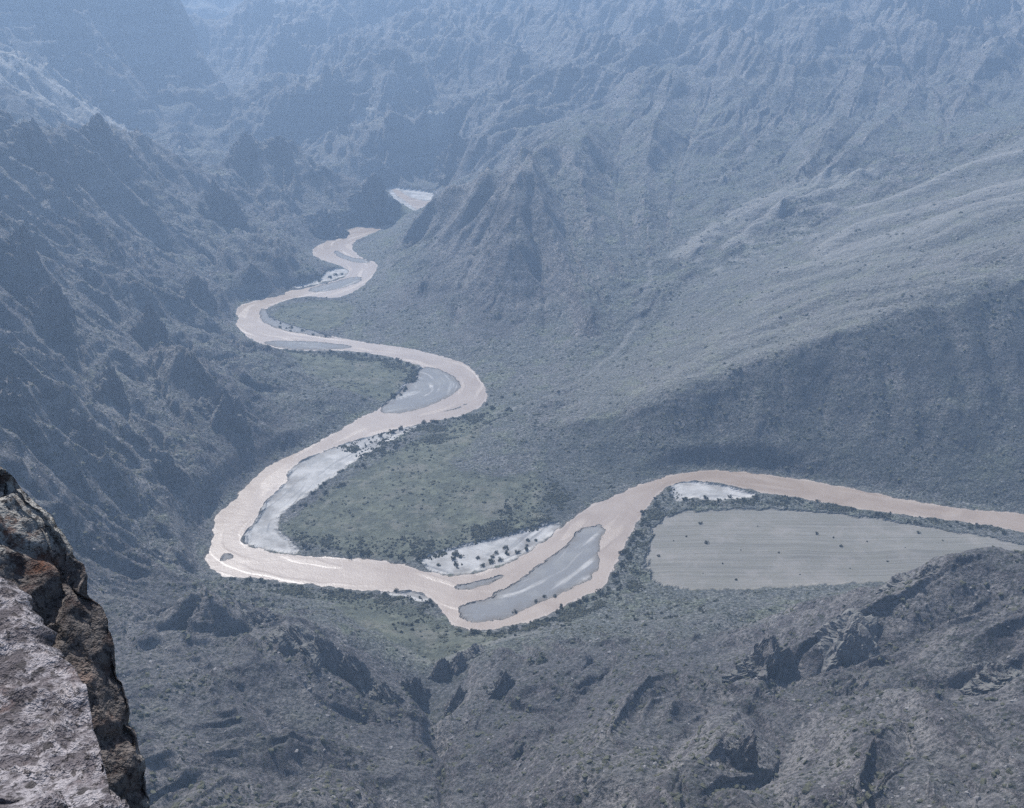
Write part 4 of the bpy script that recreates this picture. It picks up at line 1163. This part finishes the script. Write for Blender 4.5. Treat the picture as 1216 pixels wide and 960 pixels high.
def loft_rock(name, rows, D0, D1, thick, mat, label, seed, left_px=-190, back=1.0, amp=1.0):
    """rows: (py, right edge px). A solid rock lofted from its profile at D0..D1 m, `thick` m deep, then broken up with noise."""
    RN, VN = 110, 250
    pys = np.linspace(rows[0][0], rows[-1][0], VN)
    rpx = np.interp(pys, [r[0] for r in rows], [r[1] for r in rows])
    V = []
    for a, (py, rp) in enumerate(zip(pys, rpx)):
        t_ = a / (VN - 1)
        D = float(np.interp(py, [rows[0][0], 960, rows[-1][0]], [D0, D1, D1 - 0.3]))
        rp = rp + 8
        lp = left_px if len(rows[0]) < 3 else np.interp(py, [r[0] for r in rows], [r[2] for r in rows])
        cx = (lp + rp) / 2; hw = (rp - lp) / 2 / FPX * D
        ro = ray(cx, py)
        C0 = np.array([ro[0] * D, ro[1] * D, CAM_Z + ro[2] * D])
        th = thick * (0.35 + 0.65 * min(1, t_ * 3.0))
        for q in range(RN):
            u_ = q / RN * len(SECT); k_ = int(u_); f_ = u_ - k_
            a0, a1 = SECT[k_ % len(SECT)], SECT[(k_ + 1) % len(SECT)]
            V.append(C0 + np.array([(a0[0] + (a1[0] - a0[0]) * f_) * hw, (a0[1] + (a1[1] - a0[1]) * f_) * th - th * 0.15, 0]))
    V = np.array(V)
    F = []
    for a in range(VN - 1):
        for q in range(RN):
            r_ = (q + 1) % RN
            F.append((a * RN + q, (a + 1) * RN + q, (a + 1) * RN + r_, a * RN + r_))
    bm = bmesh.new()
    vs = [bm.verts.new(v) for v in V]
    for f in F: bm.faces.new([vs[k_] for k_ in f])
    bm.faces.new([vs[q] for q in range(RN)]); bm.faces.new([vs[(VN - 1) * RN + q] for q in range(RN)][::-1])
    bmesh.ops.recalc_face_normals(bm, faces=bm.faces[:]); bm.normal_update()
    off = Vector((seed * 3.7, seed * 1.3, 0))
    mv = []
    for v in bm.verts:
        p = v.co + off
        d_ = mnoise.voronoi(p * 1.7)[0]
        cell = (d_[1] - d_[0])
        n_ = 0.022 * mnoise.fractal(p * 1.8, 0.8, 2.0, 5) + 0.022 * mnoise.fractal(p * 8, 0.6, 2.1, 5) - 0.05 * max(0, 0.14 - cell) / 0.14 + 0.03 * (mnoise.cell(p * 1.3) - 0.5) - 0.04
        mv.append(v.normal * n_ * amp)
    for v, m_ in zip(bm.verts, mv): v.co += m_
    for f in bm.faces: f.smooth = True
    me = bpy.data.meshes.new(name); bm.to_mesh(me); bm.free(); me.materials.append(mat)
    o = bpy.data.objects.new(name, me); COL.objects.link(o)
    return tag(o, label, 'boulder')


M_LICHEN_D = lichen_material('dark rock with lichen', (0.042, 0.031, 0.029), (0.105, 0.077, 0.068), (0.29, 0.275, 0.25), 0.47, 0.60, 0.4, 597.02)
M_LICHEN_P = lichen_material('pale rock with lichen', (0.055, 0.048, 0.050), (0.13, 0.115, 0.12), (0.30, 0.275, 0.28), 0.55, 0.68, 0.2)
loft_rock('boulder', [(563, 14, -60), (570, 24, -90), (590, 46, -150), (602, 60, -170), (626, 76, -190), (650, 88, -190), (690, 104, -190), (730, 119, -190), (755, 131, -190), (790, 138, -190), (830, 151, -190), (860, 161, -190), (890, 172, -190), (960, 178, -190), (1250, 215, -230), (1750, 300, -300)],
          5.6, 5.1, 0.5, M_LICHEN_D, 'tall dark blade of rock with grey lichen and rusty streaks at the lower left', 1)
loft_rock('boulder', [(704, -20, -120), (712, 6, -150), (735, 18, -170), (775, 34, -190), (795, 52, -190), (806, 84, -190), (835, 102, -190), (870, 106, -190), (900, 117, -190), (960, 131, -190), (1250, 190, -230), (2300, 300, -330)],
          5.0, 3.7, 0.3, M_LICHEN_P, 'pale speckled boulder leaning in front of the dark rock blade', 4)
loft_rock('boulder', [(918, -10, -60), (926, 20, -80), (934, 36, -90), (950, 50, -100), (975, 58, -110), (1100, 70, -120), (2600, 220, -260)],
          3.3, 3.0, 0.16, M_LICHEN_P, 'small pale stone in the bottom left corner, lowest of the rocks', 7, amp=0.5)

# ------------------------------------------------------------------ air, sky, sun, camera
SUN = Vector((-0.30, 0.57, 0.76)).normalized()
hz = bpy.data.materials.new('haze'); hz.use_nodes = True; t = hz.node_tree; t.nodes.clear()
ho = t.nodes.new('ShaderNodeOutputMaterial'); hv = t.nodes.new('ShaderNodeVolumePrincipled')
hv.inputs['Color'].default_value = (0.49, 0.70, 1.0, 1); hv.inputs['Density'].default_value = 0.000165; hv.inputs['Anisotropy'].default_value = 0.25
t.links.new(hv.outputs[0], ho.inputs['Volume'])
zt = max(float(Z.max()), CAM_Z) + 15
bm = bmesh.new(); bmesh.ops.create_cube(bm, size=1.0)
bmesh.ops.scale(bm, vec=(6200, 5900, zt + 8), verts=bm.verts); bmesh.ops.translate(bm, vec=(0, 2600, (zt - 8) / 2 + 0), verts=bm.verts)
me = bpy.data.meshes.new('haze'); bm.to_mesh(me); bm.free(); me.materials.append(hz)
ho_ = bpy.data.objects.new('haze', me); COL.objects.link(ho_); tag(ho_, 'pale blue haze filling the canyon', 'haze', None, 'stuff')

w = bpy.data.worlds.new('World'); SC.world = w; w.use_nodes = True
nt = w.node_tree; bg = nt.nodes['Background']
sky = nt.nodes.new('ShaderNodeTexSky'); sky.sky_type = 'NISHITA'; sky.sun_disc = False
sky.sun_elevation = math.asin(SUN.z); sky.sun_rotation = math.atan2(SUN.x, SUN.y)
sky.air_density = 1.0; sky.dust_density = 1.0; sky.ozone_density = 2.0
nt.links.new(sky.outputs[0], bg.inputs[0]); bg.inputs[1].default_value = 0.13
sl = bpy.data.lights.new('sun', 'SUN'); sl.energy = 5.0; sl.angle = math.radians(0.8); sl.color = (1.0, 0.985, 0.97)
so = bpy.data.objects.new('sun', sl); COL.objects.link(so); so.rotation_euler = SUN.to_track_quat('Z', 'Y').to_euler()

cd = bpy.data.cameras.new('camera'); cam = bpy.data.objects.new('camera', cd); COL.objects.link(cam)
cam.location = (0, 0, CAM_Z); cam.rotation_euler = (math.radians(90) - PITCH, 0, 0)
cd.sensor_width = 36; cd.lens = 36 * FPX / 1216.0; cd.clip_start = 0.1; cd.clip_end = 12000
SC.camera = cam
SC.view_settings.view_transform = 'Standard'; SC.view_settings.look = 'None'; SC.view_settings.gamma = 1.0; SC.view_settings.exposure = 0.62
SC.cycles.volume_bounces = 0
SC.cycles.use_denoising = False
SC.cycles.use_adaptive_sampling = False
SC.cycles.max_bounces = 6
